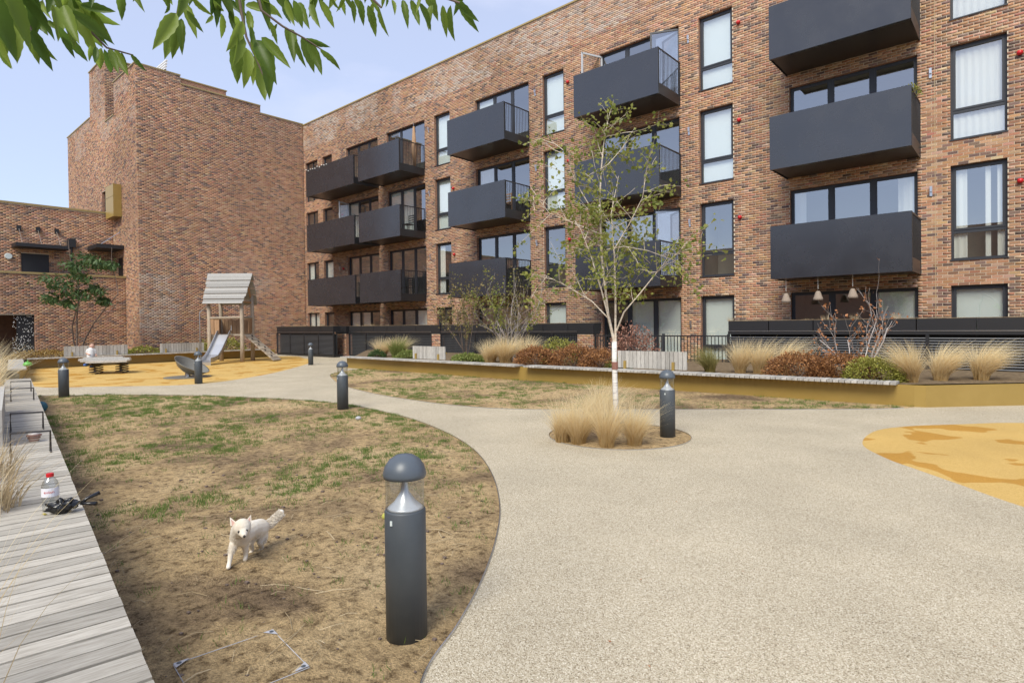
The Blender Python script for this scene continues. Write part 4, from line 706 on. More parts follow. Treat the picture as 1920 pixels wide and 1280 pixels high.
for x, y in scatter(lawn1, 6000, lambda x, y: np.where(x > -7, .5, .1), 9)[:1500]:
    s = .002 + .012 * rng.random() ** 3.5; i0 = len(ck.v); ck.obox((x, y, .014), (s, s * .3, 0), (-s * .2, s * .8, 0), (s * .1, 0, s * .6))
tag(ck.build('soil_clods', 'bark_dark'), 'dark crumbs of earth scattered on the lawn', 'soil', kind='stuff')

rng = np.random.default_rng(77); P = []
while len(P) < 90:
    x, y = rng.uniform(-16, 2), rng.uniform(1.5, 12.5)
    if sdist(lawn1, np.array([x]), np.array([y]))[0] < -.05 and sdist(lawn2, np.array([x]), np.array([y]))[0] < -.05 and EDGE(x) + .1 < y: P.append((x, y, .008))
V, F = leaf_cloud(P, .022, 77, .5, 0); V[:, 2] = .004 + (V[:, 2] - .008) * .25 + .006; tag(tag(np_obj('path_litter', V, F, 'rust_leaf'), 'tiny fallen leaf scraps scattered on the path', 'litter'), kind='stuff')
# ------------------------------------------------------------------ playground
FR = Vector((-27.75, 12.22, 0)); e = Vector((.716, .695, 0)).normalized(); bk = Vector((-.695, .716, 0)).normalized(); FL = FR - e * 1.5; BR = FR + bk * 1.25; BL = FL + bk * 1.25; cc = (FR + BL) / 2
play = thing('play_tower', cc, 'wooden play tower with shingled roof, steel slide and climbing ramp', 'play frame'); rr = random.Random(3)
for p, h in ((FR, 2.95), (FL, 2.75), (BR, 3.2), (BL, 2.9)): MB().tube([p, p + Vector((.02, .01, 1)), p + Vector((-.015, .02, 2)), p + Vector((.01, -.01, h))], [.10, .096, .09, .085], 9).build('post', 'play_wood', play, True)
MB().obox(cc + Vector((0, 0, 1.28)), e * .72, bk * .6, (0, 0, .04)).build('platform', 'play_wood', play)
def shingles(side):
    n = 10; half = .95
    for i in range(n):
        t0 = i / n; t1 = (i + 1) / n; f = lambda t: (t * half, 4.22 - 1.5 * t - .12 * math.sin(t * 3.1)); (o0, z0), (o1, z1) = f(t0), f(t1); wd = 1.05 - .16 * (t0) + rr.uniform(-.02, .02); m_ = cc - bk * side * (o0 + o1) / 2 + Vector((0, 0, (z0 + z1) / 2 + .02 * (i % 2))); dv = (-bk * side * (o1 - o0) + Vector((0, 0, z1 - z0))) / 2 * .95; nv = e.cross(dv).normalized() * .016; dv = dv + nv * (1 if nv.z > 0 else -1) * .5
        MB().obox(m_ + e * rr.uniform(-.015, .015), e * wd, dv, nv).build('shingle', 'shingle_wood', play)
shingles(1); shingles(-1)
for s in (-1, 1):
    g0 = cc + e * s * .72; q = MB(); a_, b_2, c_2 = g0 - bk * .72 + Vector((0, 0, 2.85)), g0 + bk * .72 + Vector((0, 0, 2.85)), g0 + Vector((0, 0, 4.0)); q.tube([a_, c_2], .05, 6); q.tube([b_2, c_2], .05, 6); q.tube([a_, b_2], .05, 6); q.build('gable_truss', 'play_brown', play)
def plank_rail(a, b, n, z0=1.32, z1=2.02):
    for i in range(n):
        p = a.lerp(b, (i + .5) / n); w = (b - a).length / n * .45; dv = (b - a).normalized(); nv = Vector((-dv.y, dv.x, 0)); MB().obox(p + Vector((0, 0, (z0 + z1) / 2 + rr.uniform(-.03, .03))), dv * w, nv * .02, (0, 0, (z1 - z0) / 2)).build('rail_plank', 'play_brown', play)
plank_rail(BL, BR, 8); plank_rail(FL, BL, 6); plank_rail(FL, FL.lerp(FR, .32), 2); plank_rail(FR.lerp(BR, .62), BR, 2); q = MB(); q.tube([FL + Vector((0, 0, 2.08)), FR + Vector((0, 0, 2.1))], .055, 7); q.tube([FR + Vector((0, 0, 2.08)), BR + Vector((0, 0, 2.1))], .05, 7); q.build('hand_rail', 'play_wood', play)
sd_ = -bk; s0 = FL.lerp(FR, .48) + Vector((0, 0, 1.32)); prof = [(0, 0), (.15, -.02), (.6, -.45), (1.1, -.9), (1.45, -1.12), (1.75, -1.17), (2.1, -1.19)]; q = MB(); w = .29; pv = None
for k, (o, z) in enumerate(prof):
    c = s0 + sd_ * o + Vector((0, 0, z)); row = [c - e * w + Vector((0, 0, .17)), c - e * w, c + e * w, c + e * w + Vector((0, 0, .17))]
    if pv:
        for j in range(3): q.quad(pv[j], row[j], row[j + 1], pv[j + 1])
    pv = row
q.quad(pv[1], pv[2], pv[2] - Vector((0, 0, .13)), pv[1] - Vector((0, 0, .13))); slide = q.build('slide', 'slide_steel', play)
q = MB()
for s in (-1, 1): q.tube([s0 + e * s * w + Vector((0, 0, .42))] + [s0 + sd_ * o + e * s * w + Vector((0, 0, z + .18)) for o, z in prof], .018, 6)
q.build('slide_rim', 'slide_steel', slide)
r0_ = BR.lerp(FR, .5) + e * .05 + Vector((0, 0, 1.28)); r1_ = Vector((-26.95, 13.55, .04)); rd = (r1_ - r0_); wv = rd.cross(Vector((0, 0, 1))).normalized()
for i in range(9):
    p = r0_.lerp(r1_, (i + .5) / 9); MB().obox(p, wv * .36, rd.normalized() * rd.length / 21, rd.cross(wv).normalized() * .02).build('ramp_plank', 'play_wood', play)
q = MB()
for i in range(8): p = r0_.lerp(r1_, (i + .8) / 9.2) + Vector((0, 0, .04)) + wv * (.15 if i % 2 else -.12); q.obox(p, wv * .045, rd.normalized() * .03, (0, 0, .03))
q.build('climbing_hold', 'spring', play)
MB().tube([FL - e * .42 + Vector((0, 0, 0)), FL - e * .42 + Vector((0, 0, 2.35)), FL + Vector((0, 0, 2.72))], .022, 7).build('fire_pole', 'steel', play)
# tilted play dish
dc = Vector((-20.75, 7.35, 0)); dish = thing('spinner_dish', dc, 'tilted grey bowl spinner on the ochre play surface', 'play equipment'); q = MB(); tx = Matrix.Rotation(math.radians(-30), 3, Vector((.75, .66, 0)).cross(Vector((0, 0, 1)))) @ Matrix.Identity(3)
for k, (r, z) in enumerate([(.02, 0), (.22, .03), (.40, .12), (.53, .27), (.56, .31), (.53, .29), (.39, .15), (.20, .06), (.01, .03)]):
    for j in range(28): v = tx @ Vector((r * math.cos(j * .2244), r * math.sin(j * .2244), z)); q.v.append(tuple(dc + v + Vector((0, 0, .17))))
q.f = [(k * 28 + j, k * 28 + (j + 1) % 28, k * 28 + 28 + (j + 1) % 28, k * 28 + 28 + j) for k in range(8) for j in range(28)]; q.build('bowl', 'dish_grey', dish, True); MB().lathe(dc, [(.70, .008), (.70, .028), (.66, .034), (.0, .036)], 28).build('base_plate', 'dish_grey', dish); MB().lathe(dc, [(.09, .037), (.07, .2)], 12).build('hub', 'steel', dish)
# wobble platform on springs
tc_ = Vector((-25.3, 6.35, 0)); wob = thing('spring_platform', tc_, 'low wooden wobble platform on coil springs where the child sits', 'play equipment'); ri = Vector((.42, .90, 0)).normalized(); fo = Vector((-ri.y, ri.x, 0))
for i, (o, z, l) in enumerate([(-.5, .46, .62), (-.17, .49, .75), (.17, .52, .78), (.5, .55, .62)]): MB().obox(tc_ + fo * o + Vector((0, 0, z)) - ri * .1 * i, ri * l, fo * .19, (0, 0, .035)).build('board', 'bench_wood', wob)
for sx_ in (-.45, .35):
    for sy_ in (-.3, .35):
        q = MB(); c = tc_ + ri * sx_ + fo * sy_; q.tube([(c.x + .15 * math.cos(a * .7), c.y + .15 * math.sin(a * .7), .03 + a * .0094) for a in range(46)], .016, 4); q.build('spring', 'spring', wob)
# ------------------------------------------------------------------ figures
def make_skin(name, nodes, edges, material, parent=None, levels=2, voxel=.012):
    """one continuous body: tapered limbs fused into a single surface"""
    q = MB()
    for p, r in nodes: q.lathe(p, [(max(.0005, r * math.sin(math.pi * k / 8)), -r * math.cos(math.pi * k / 8)) for k in range(9)], 14)
    for a, b in edges:
        (pa, ra), (pb, rb) = nodes[a], nodes[b]; pa, pb = Vector(pa), Vector(pb)
        q.tube([pa.lerp(pb, t) for t in (0, .25, .5, .75, 1)], [ra + (rb - ra) * t for t in (0, .25, .5, .75, 1)], 14)
    o = q.build(name, material, parent, True); rm = o.modifiers.new('fuse', 'REMESH'); rm.mode = 'VOXEL'; rm.voxel_size = voxel; rm.use_smooth_shade = True
    cs = o.modifiers.new('soft', 'SMOOTH'); cs.iterations = 5; cs.factor = .5; return o
def ball(name, c, r, material, parent, sc=(1, 1, 1), n=12):
    q = MB(); q.lathe((0, 0, 0), [(max(.001, math.sin(math.pi * k / 10)), -math.cos(math.pi * k / 10)) for k in range(11)], n); c = Vector(c); q.v = [(c.x + v[0] * r * sc[0], c.y + v[1] * r * sc[1], c.z + v[2] * r * sc[2]) for v in q.v]; return q.build(name, material, parent, True)
# dog
dg = thing('dog', G(452, 1055), 'small cream-white long-haired dog walking on the dry lawn', 'dog'); A = lambda x, y, d: at(x, y, d)
nodes = [(A(487, 989, 4.56), .064), (A(470, 993, 4.47), .062), (A(451, 1005, 4.37), .070), (A(449, 994, 4.31), .056), (A(454, 988, 4.25), .057), (A(456, 998, 4.205), .030), (A(457.5, 1003.5, 4.165), .018),
         (A(500, 986, 4.60), .033), (A(512, 978, 4.62), .030), (A(521, 968, 4.63), .032), (A(527, 960, 4.63), .022),
         (A(438, 1020, 4.35), .030), (A(433, 1036, 4.335), .019), (A(430, 1054, 4.315), .0135), (A(428, 1063, 4.29), .015),
         (A(459, 1020, 4.40), .028), (A(461, 1033, 4.41), .018), (A(461, 1043, 4.41), .013), (A(459, 1049, 4.39), .014),
         (A(493, 1003, 4.57), .038), (A(488, 1016, 4.55), .024), (A(491, 1027, 4.60), .014), (A(485, 1037, 4.575), .013), (A(481, 1041, 4.55), .013),
         (A(476, 1005, 4.55), .030), (A(470, 1018, 4.54), .020), (A(473, 1030, 4.58), .013), (A(468, 1040, 4.56), .013)]
edges = [(0, 1), (1, 2), (2, 3), (3, 4), (4, 5), (5, 6), (0, 7), (7, 8), (8, 9), (9, 10), (2, 11), (11, 12), (12, 13), (13, 14), (2, 15), (15, 16), (16, 17), (17, 18), (0, 19), (19, 20), (20, 21), (21, 22), (22, 23), (0, 24), (24, 25), (25, 26), (26, 27)]
make_skin('body', nodes, edges, 'dog_fur', dg, 2, .0045)
hc = A(454, 988, 4.25); fw_ = (A(457.5, 1003.5, 4.165) - hc).normalized(); rt = fw_.cross(Vector((0, 0, 1))).normalized()
ball('nose', A(458, 1005, 4.148), .0085, 'dog_dark', dg); [ball('eye', A(x, y, 4.197), .0088, 'dog_dark', dg) for x, y in ((448, 996.5), (462, 994))]
for (bx, by), (tx_, ty_) in (((440, 984), (431, 969)), ((464, 981), (470.5, 964))):
    a0, t0 = A(bx, by, 4.27), A(tx_, ty_, 4.29); s_ = rt * .026; q = MB(); q.v = [tuple(a0 - s_), tuple(a0 + s_), tuple(t0), tuple((a0 + t0) / 2 - fw_ * .014)]; q.f = [(0, 1, 2), (0, 3, 1), (1, 3, 2), (2, 3, 0)]; er = q.build('ear', 'dog_fur', dg); q = MB(); q.v = [tuple(a0 - s_ * .6 + fw_ * .002), tuple(a0 + s_ * .6 + fw_ * .002), tuple(a0.lerp(t0, .8) + fw_ * .002)]; q.f = [(0, 1, 2)]; q.build('inner_ear', 'dog_ear', er)
rng = np.random.default_rng(2); Vh = []; Fh = []
def hair(p, d, l, w=.0022):
    d = (Vector(d) + Vector(rng.normal(0, .22, 3))).normalized(); s_ = d.cross(Vector(rng.normal(size=3))).normalized() * w; i = len(Vh); Vh.extend([tuple(p - s_), tuple(p + s_), tuple(p + d * l + Vector((0, 0, -.25 * l)))]); Fh.append((i, i + 1, i + 2))
def fuzz(a, b, ra, rb, n, l, down=.6, al=0.):
    a, b = Vector(a), Vector(b); ax = (b - a).normalized()
    for i in range(n): t = rng.random(); nv = ax.cross(Vector(rng.normal(size=3))).normalized(); hair(a.lerp(b, t) + nv * (ra + (rb - ra) * t) * .9, nv * .45 + ax * al + Vector((0, 0, -down)), l)
fuzz(nodes[7][0], nodes[10][0], .031, .026, 1300, .020, .2, .8); fuzz(nodes[2][0], nodes[3][0], .055, .045, 1300, .024, .7); fuzz(nodes[0][0], nodes[2][0], .053, .058, 1700, .018, .35, -.6); fuzz(nodes[3][0], nodes[4][0], .046, .045, 350, .020, .2); fuzz(nodes[19][0], nodes[20][0], .036, .024, 300, .018); fuzz(nodes[11][0], nodes[12][0], .028, .018, 260, .014)
np_obj('fur', np.array(Vh), np.array(Fh), 'dog_fur', dg)
# child sitting on the platform
ch = thing('person', (-27.0, 7.0, 0), 'small child in white top sitting on the wobble platform', 'person'); cd = math.hypot(-26.3, 6.6); A = lambda x, y, d=0: at(x, y, cd + d)
pel = A(170, 671); nodes = [(pel, .10), (A(170.5, 664), .105), (A(171, 657), .095), (A(172, 653.5), .045), (A(172.5, 649), .085), (A(172.8, 647), .075), (A(164.5, 657.5), .05), (A(162.5, 662), .036), (A(166, 664, -.1), .028), (A(168, 664.5, -.14), .028), (A(177.5, 657.5), .05), (A(179.5, 663), .036), (A(180.5, 667, -.05), .028), (A(168, 674, -.12), .075), (A(167, 678, -.3), .058), (A(163, 682, -.32), .045), (A(174, 675, -.12), .075), (A(175, 679, -.3), .058), (A(174, 685, -.32), .045)]
make_skin('body', nodes, [(0, 1), (1, 2), (2, 3), (3, 4), (4, 5), (2, 6), (6, 7), (7, 8), (8, 9), (2, 10), (10, 11), (11, 12), (0, 13), (13, 14), (14, 15), (0, 16), (16, 17), (17, 18)], 'skin', ch)
make_skin('shirt', [(A(170, 669), .125), (A(170.5, 663), .125), (A(171, 656.5), .115), (A(165, 657), .065), (A(163.3, 660.5), .052), (A(177, 657), .065), (A(179, 661.5), .052)], [(0, 1), (1, 2), (2, 3), (3, 4), (2, 5), (5, 6)], 'shirt', ch); make_skin('trousers', [(A(170, 672), .115), (A(168, 674.3, -.12), .09), (A(167, 678, -.3), .07), (A(163.6, 681.5, -.32), .058), (A(174, 675, -.12), .09), (A(175, 679, -.3), .07), (A(174, 684, -.32), .058)], [(0, 1), (1, 2), (2, 3), (0, 4), (4, 5), (5, 6)], 'trousers', ch)
for x, y in ((161, 684), (173, 687)): ball('shoe', A(x, y, -.38), .075, 'shoe_blue', ch, (1.3, 1.1, .8))
q = ball('hair', A(172.7, 645.6, .04), .10, 'hair', ch, (1, 1, .8)); vd = (Vector((0, 0, H)) - A(172.5, 649)).normalized(); rt = vd.cross(Vector((0, 0, 1))).normalized()
for s in (-1, 1): ball('eye', A(172.5, 649) + vd * .082 + rt * s * .03 + Vector((0, 0, .008)), .011, 'dog_dark', ch)
ball('nose', A(172.5, 650) + vd * .09, .013, 'skin', ch); ball('mouth', A(172.5, 651.3) + vd * .078, .02, 'dog_ear', ch, (1, 1, .4))

# ------------------------------------------------------------------ small things
bp_ = G(95, 957, .45); bp_.z = .452; bscale = (1.28, 1.28, 1.12); t = thing('water_bottle', bp_, 'clear plastic water bottle with red cap on the timber deck', 'bottle')
MB().lathe((0, 0, 0), [(.030, 0), (.033, .01), (.033, .05), (.030, .056), (.034, .064), (.036, .10), (.036, .14), (.031, .165), (.018, .188), (.0135, .193)], 20).build('body', 'clear_plastic', t, True, True); MB().lathe((0, 0, 0), [(.016, .1935), (.016, .212), (.012, .214)], 14).build('cap', 'red_plastic', t, local=True)
q = MB(); n = 20; [q.v.append((.0366 * math.cos(2 * math.pi * j / n), .0366 * math.sin(2 * math.pi * j / n), z)) for z in (.085, .135) for j in range(n)]; q.f = [(j, j + 1, n + j + 1, n + j) for j in range(3, 17)]; lb = q.build('label', 'label_white', t, local=True)
vdir = (Vector((0, 0, H)) - bp_); vdir.z = 0; t.rotation_euler.z = math.atan2(vdir.y, vdir.x) - 2 * math.pi * 10 / 20 + .1; t.scale = bscale
cu = bpy.data.curves.new('evian', 'FONT'); cu.body = 'evian'; cu.size = .022; cu.align_x = 'CENTER'; tm = bpy.data.objects.new('tmp', cu); COL.objects.link(tm); dgph = bpy.context.evaluated_depsgraph_get(); me = bpy.data.meshes.new_from_object(tm.evaluated_get(dgph)); bpy.data.objects.remove(tm)
for v in me.vertices: th_ = math.pi - .25 + v.co.x / .037 * 1.0; v.co = Vector((.0372 * math.cos(th_), .0372 * math.sin(th_), .106 + v.co.y))
me.materials.append(MATS['red_plastic']); o = link(bpy.data.objects.new('lettering', me), t)
# knotted black bag
bg = G(118, 962, .45); t = thing('plastic_bag', bg, 'knotted black plastic bag lying on the deck by the bottle', 'bag'); rngb = np.random.default_rng(4); q = MB(); dx = Vector((.42, .90, 0)).normalized()
q.lathe((0, 0, 0), [(max(.001, math.sin(math.pi * k / 14)), -math.cos(math.pi * k / 14)) for k in range(15)], 26); vv = []
for v in q.v:
    p = Vector(v); cr = .75 + .5 * mnoise.noise(p * 2.2) + .22 * mnoise.noise(p * 6.5); s = p.x * .10 * cr; vv.append((bg.x + dx.x * s - dx.y * p.y * .055 * cr, bg.y + dx.y * s + dx.x * p.y * .055 * cr, .452 + max(0, (p.z * .052 * cr + .044))))
q.v = vv; q.build('sack', 'bag_black', t, True)
kn = Vector((bg.x + dx.x * .095, bg.y + dx.y * .095, .50))
for (a1, z1_) in ((.35, .05), (-.45, .0)):
    d2_ = (Matrix.Rotation(a1, 3, 'Z') @ dx); q = MB(); q.tube([kn, kn + d2_ * .03 + Vector((0, 0, z1_ * .5)), kn + d2_ * .10 + Vector((0, 0, z1_))], [.010, .009, .013], 7); q.build('handle', 'bag_black', t, True)
q = MB(); p = G(85, 964, .45); [q.quad((p.x - .03 + .02 * i, p.y - .012, .453 + .003 * (i % 2)), (p.x - .01 + .02 * i, p.y - .012, .456), (p.x - .01 + .02 * i, p.y + .004, .456), (p.x - .03 + .02 * i, p.y + .004, .453)) for i in range(3)]; tag(q.build('fallen_leaf', 'banana'), 'small yellow leaf lying beside the bottle', 'leaf')
p = G(64, 828, .45); t = thing('paper_cup', p, 'patterned paper tub standing on the deck between armrests', 'cup'); MB().lathe((0, 0, 0), [(.040, .002), (.052, .085), (.054, .088)], 18).build('cup', 'cup_white', t, True, True); q = MB(); [q.lathe((0, 0, 0), [(.0425 + .01 * k, .014 + .024 * k), (.0455 + .01 * k, .026 + .024 * k)], 18) for k in range(3)]; q.build('pattern_band', 'cup_brown', t, local=True)
p = G(722, 968, .03); t = ball('tennis_ball', (p.x, p.y, .032), .028, 'ball_yellow', None); tag(t, 'yellow-green tennis ball behind the near bollard', 'ball'); p = G(73, 764, .1); tag(ball('rubber_ball', (p.x, p.y + .03, .11), .11, 'ball_teal', None), 'dark teal ball on the lawn against the deck', 'ball'); p = G(672, 787); tag(ball('stone', (p.x, p.y, .03), .05, 'stone', None, (1, 1, .7)), 'small grey stone on the lawn beside the path', 'stone')
p = G(52, 686, .45); t = thing('toy_bag', p, 'bright green plastic toy on the end of the far plank bench', 'toy'); MB().lathe((0, 0, 0), [(.10, .005), (.13, .04), (.10, .11), (.04, .14)], 12).build('body', 'green_plastic', t, True, True); MB().tube([(-.08, 0, .1), (-.05, 0, .18), (.05, 0, .18), (.08, 0, .1)], .012, 6).build('handle', 'green_plastic', t, True, True)
hp = [G(325, 1253), G(512, 1188), G(580, 1258)]; hp.append(hp[0] + hp[2] - hp[1]); hc_ = sum(hp, Vector()) / 4; t = thing('ground_hatch', hc_, 'square recessed hatch frame with metal corner plates in the lawn', 'hatch'); q = MB()
for a_, b_2 in zip(hp, hp[1:] + hp[:1]): q.tube([a_ + Vector((0, 0, .019)), b_2 + Vector((0, 0, .019))], .0022, 4)
q.build('frame', 'stone', t)
for i in range(4): a_ = hp[i]; u_ = (hp[(i + 1) % 4] - a_).normalized() * .07; w2 = (hp[i - 1] - a_).normalized() * .05; z_ = Vector((0, 0, .0265)); q = MB(); q.v = [tuple(a_ + z_), tuple(a_ + u_ + z_), tuple(a_ + w2 + z_)]; q.f = [(0, 1, 2)]; c_p = q.build('corner_plate', 'stone', t); k_ = a_ + (u_ + w2) * .3 + z_; MB().lathe(k_, [(.011, .0005), (.011, .0015)], 12).build('bolt', 'bollard_grey', c_p)
pm = MB().lathe((0, 0, 0), [(.012, .34), (.05, .33), (.085, .26), (.11, .16), (.14, .08), (.15, 0)], 16)
for i, x in enumerate((1474, 1534, 1599)):
    p = onY(x, 567 - 4 * i, 17.95); t = thing('pendant_lamp', (p.x, p.y, p.z), 'round woven pendant lampshade hanging below the lowest balcony', 'lamp', 'woven lampshades'); o = pm.build('shade', 'wicker', t, True, True); o.scale = (.88, .88, .78); MB().tube([(0, 0, .32), (0, 0, BZ[1] - p.z + .04)], .006, 4).build('cord', 'bulb_white', t, local=True)

# belongings on the balconies
zb = BZ[3] + .241; t = thing('closed_parasol', (-23.2, 18.9, zb), 'closed brown parasol leaning on a top floor balcony', 'parasol'); MB().tube([(-23.1, 18.9, zb), (-23.0, 18.8, zb + .9), (-22.95, 18.75, zb + 2.1)], [.03, .15, .05], 8).build('canopy', 'play_brown', t, True); MB().tube([(-23.0, 18.8, zb + 2.05), (-22.95, 18.74, zb + 2.3)], .015, 6).build('pole', 'steel', t)
def bchair(x, y, z, label, m_):
    t = thing('balcony_chair', (x, y, z), label, 'chair'); MB().box(x - .22, x + .22, y - .22, y + .22, z + .43, z + .46).build('seat', m_, t)
    for k in range(4): MB().box(x - .2, x + .2, y + .2, y + .22, z + .55 + .11 * k, z + .60 + .11 * k).build('back_slat', m_, t)
    for sx_ in (-.2, .2):
        for sy_ in (-.2, .2): MB().box(x + sx_ - .015, x + sx_ + .015, y + sy_ - .015, y + sy_ + .015, z, z + (.95 if sy_ > 0 else .43)).build('leg', m_, t)
bchair(-16.6, 18.4, BZ[2] + .241, 'brown slatted chair behind railing bars on a middle floor balcony', 'play_brown'); bchair(-23.3, 18.5, BZ[1] + .241, 'dark chair behind railing bars on the lowest left balcony', 'bar_black'); bchair(-23.3, 18.6, BZ[2] + .241, 'grey chair behind railing bars on the middle left balcony', 'frame_grey')
shrub('trailing_plant', (-2.28, 18.2, 7.35), .16, .28, .28, 220, .06, 'box_green', 'trailing green plant at the railing end of a right hand balcony', 'plant', seed=61, stems=4); shrub('trailing_plant', (-5.72, 18.4, 7.3), .14, .3, .3, 180, .06, 'mix_leaf', 'dry trailing plant at the blind end of a right hand balcony', 'plant', seed=62, stems=4)
t = thing('string_lights', (-30, 17.7, 10.6), 'string of small white bulbs along the top left balcony', 'lights'); q = MB(); pts = [(-31.4 + .12 * k, 17.68, 10.72 - .10 * abs(math.sin(k * .65))) for k in range(20)]; q.tube(pts, .005, 4); q.build('cable', 'bar_black', t); q = MB()
for p in pts[::2]: ball('bulb', (p[0], p[1], p[2] - .04), .03, 'bulb_white', t, n=8)

# ------------------------------------------------------------------ overhanging ash tree above the camera
LF = [((-10, 60), (22, 130)), ((20, 40), (30, 122)), ((45, 50), (75, 125)), ((60, 55), (100, 135)), ((70, 70), (110, 115)), ((0, 95), (22, 130)), ((30, 0), (80, 62)), ((50, 20), (85, 65)), ((-5, 0), (60, 60)), ((5, 20), (10, 120)), ((-15, 20), (40, 100)),
      ((120, 10), (150, 85)), ((130, 20), (215, 85)), ((140, 0), (225, 45)), ((150, 10), (215, 20)), ((160, 60), (195, 95)), ((150, 40), (175, 120)), ((110, 50), (145, 112)), ((120, 60), (165, 118)), ((90, 40), (120, 60)), ((100, 10), (108, 80)), ((170, 20), (213, 82)), ((80, 0), (100, 40)),
      ((190, 90), (188, 130)), ((195, 92), (207, 135)), ((205, 92), (222, 138)), ((215, 95), (240, 142)), ((228, 98), (240, 130)), ((245, 102), (275, 135)), ((170, 85), (168, 118)), ((180, 88), (178, 115)),
      ((330, 25), (285, 95)), ((325, 30), (308, 113)), ((335, 40), (322, 112)), ((340, 35), (342, 105)), ((345, 5), (370, 75)), ((350, 20), (382, 62)), ((360, -5), (400, 30)), ((318, 10), (306, 26)),
      ((415, 25), (414, 73)), ((400, 30), (385, 45)), ((430, 20), (440, 60)), ((455, 40), (422, 98)), ((450, 60), (432, 130)), ((440, 75), (445, 158)), ((462, 90), (455, 168)), ((468, 95), (472, 160)), ((470, 50), (478, 85)), ((475, 60), (490, 125)), ((480, 75), (520, 163)), ((490, 70), (545, 128)), ((500, 80), (505, 187)), ((480, 100), (500, 185)), ((505, 40), (520, 85)), ((520, 45), (510, 70)), ((535, 50), (540, 85)), ((545, 55), (552, 120)), ((555, 75), (575, 128)), ((565, 70), (590, 138)), ((575, 72), (600, 138)), ((570, 73), (620, 90)), ((600, 92), (637, 135)), ((530, 10), (545, 45)), ((430, 0), (470, 35)), ((400, 0), (420, 20)), ((460, 10), (520, 30)), ((490, 0), (530, 40)), ((440, 30), (455, 62)), ((465, 20), (470, 60)),
      ((535, 0), (552, 50)), ((550, 0), (568, 55)), ((560, 5), (582, 58)), ((585, 0), (602, 55)), ((600, 0), (628, 55)), ((640, 0), (650, 33)), ((660, 0), (665, 45)), ((675, 0), (682, 50)), ((690, 10), (705, 70)), ((700, 5), (695, 45)), ((710, 12), (730, 70)), ((735, 0), (740, 30)), ((755, 0), (765, 57)), ((770, 0), (785, 45)), ((785, 5), (808, 60)), ((810, 10), (805, 60)), ((830, 10), (838, 72)), ((845, 10), (855, 78)), ((850, 0), (900, 40)), ((860, 10), (898, 62)), ((620, -10), (640, 20)), ((725, -10), (722, 14)), ((645, -5), (670, 28)), ((690, -8), (712, 30)), ((790, -8), (780, 25))]
rl = random.Random(12)
LF += [((-25, -30), (35, 118)), ((0, -40), (60, 95)), ((25, -30), (95, 78)), ((-30, 10), (5, 150)), ((85, -40), (165, 70)), ((100, -30), (140, 95)), ((120, -40), (205, 88)), ((135, -20), (190, 110)), ((60, -30), (50, 85)), ((395, -40), (440, 48)), ((450, -40), (462, 50)), ((470, -40), (505, 60)), ((500, -40), (560, 42)), ((350, -40), (330, 40)), ((300, -40), (318, 22))]
for i in range(46): x = rl.uniform(-30, 880); y = rl.uniform(-75, -18); LF.append(((x, y), (x + rl.uniform(-25, 35), y + rl.uniform(35, 75))))
ash = thing('ash_tree', (-2.2, -1.7, .38), 'overhanging tree with long pointed green leaflets along the top edge', 'tree'); nS = 11; LM = []
for cv in (-.06, .10, -.20, .03):
    lm = MB()
    for k in range(nS + 1):
        t_ = k / nS; wd = .5 * math.sin(math.pi * t_ ** .8) ** .9 * (1 - .25 * t_) if 0 < k < nS else .0; wd *= 1 + (.07 if k % 2 else -.05); zz = cv * math.sin(t_ * 2.6); sx_ = cv * .35 * math.sin(t_ * 3.1); lm.v += [(sx_ - wd, t_, zz + abs(wd) * .26), (sx_, t_, zz), (sx_ + wd * .93, t_, zz + abs(wd) * .2)]
    lm.f = [f for k in range(nS) for f in ((3 * k, 3 * k + 1, 3 * k + 4, 3 * k + 3), (3 * k + 1, 3 * k + 2, 3 * k + 5, 3 * k + 4))]; LM.append(lm)
lproto = []
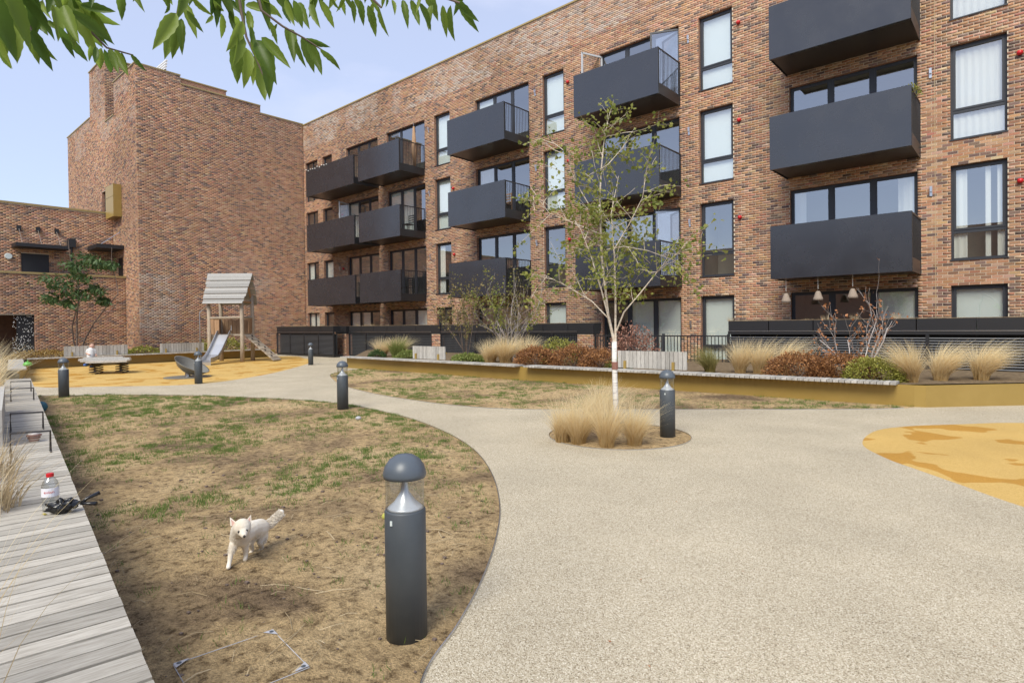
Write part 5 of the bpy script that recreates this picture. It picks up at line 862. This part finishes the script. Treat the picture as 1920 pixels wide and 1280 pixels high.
pr = None; bases = []
for (bx, by), (tx_, ty_) in LF:
    dd = 1.35 + .35 * mnoise.noise(Vector((bx * .008, by * .02, 3))) + rl.uniform(-.06, .06); a0 = at(bx, by, dd); t0 = at(tx_, ty_, dd + rl.uniform(-.03, .05)); yv = t0 - a0; ln = yv.length; bases.append((bx, a0)); view = (a0 - Vector((0, 0, H))).normalized(); xv = yv.normalized().cross(-view); xv = (Matrix.Rotation(rl.uniform(-.7, .7), 3, yv.normalized()) @ xv).normalized(); zv = xv.cross(yv.normalized()); wdt = ln * rl.uniform(.25, .34)
    if len(lproto) < 4: o = LM[len(lproto)].build('leaf', 'ash_leaf', ash, True, True); lproto.append(o)
    else: o = rl.choice(lproto).copy(); COL.objects.link(o); o.parent = ash
    M_ = Matrix((xv * wdt, yv, zv * ln)).transposed().to_4x4(); M_.translation = a0 - ash.location; o.matrix_local = M_
q = MB(); bases.sort(key=lambda b: b[0]); hub = at(300, -170, 1.35)
for pl in ([(440, -60), (452, 20), (462, 70), (480, 110), (497, 150)], [(470, -60), (490, 20), (530, 50), (570, 72), (605, 95)], [(60, -60), (120, 10), (170, 60), (200, 90), (250, 104)], [(330, -60), (338, 0), (332, 30)], [(20, -60), (40, 20), (60, 60)], [(560, -60), (600, -5), (640, -8)], [(690, -60), (700, 0), (715, 15)], [(780, -60), (830, -5), (862, 6)]): q.tube([at(x, y, 1.36) for x, y in pl], [.0035 - .0005 * k for k in range(len(pl))], 5, False)
q.tube([at(x, -62 + 12 * math.sin(x * .01), 1.38) for x in range(-60, 921, 70)], .006, 6); q.build('twig', 'bark_dark', ash, True)
q = MB(); q.tube([(-2.2, -1.7, .36), (-2.15, -1.6, 1.3), (-2.1, -1.3, 2.3), (-1.9, -.8, 2.9)], [.075, .065, .055, .04], 10); q.tube([(-1.9, -.8, 2.9), (-1.65, -.2, 2.75), at(300, -120, 1.38), at(430, -62, 1.38)], [.04, .025, .014, .006], 8); q.build('trunk', 'bark_dark', ash, True)
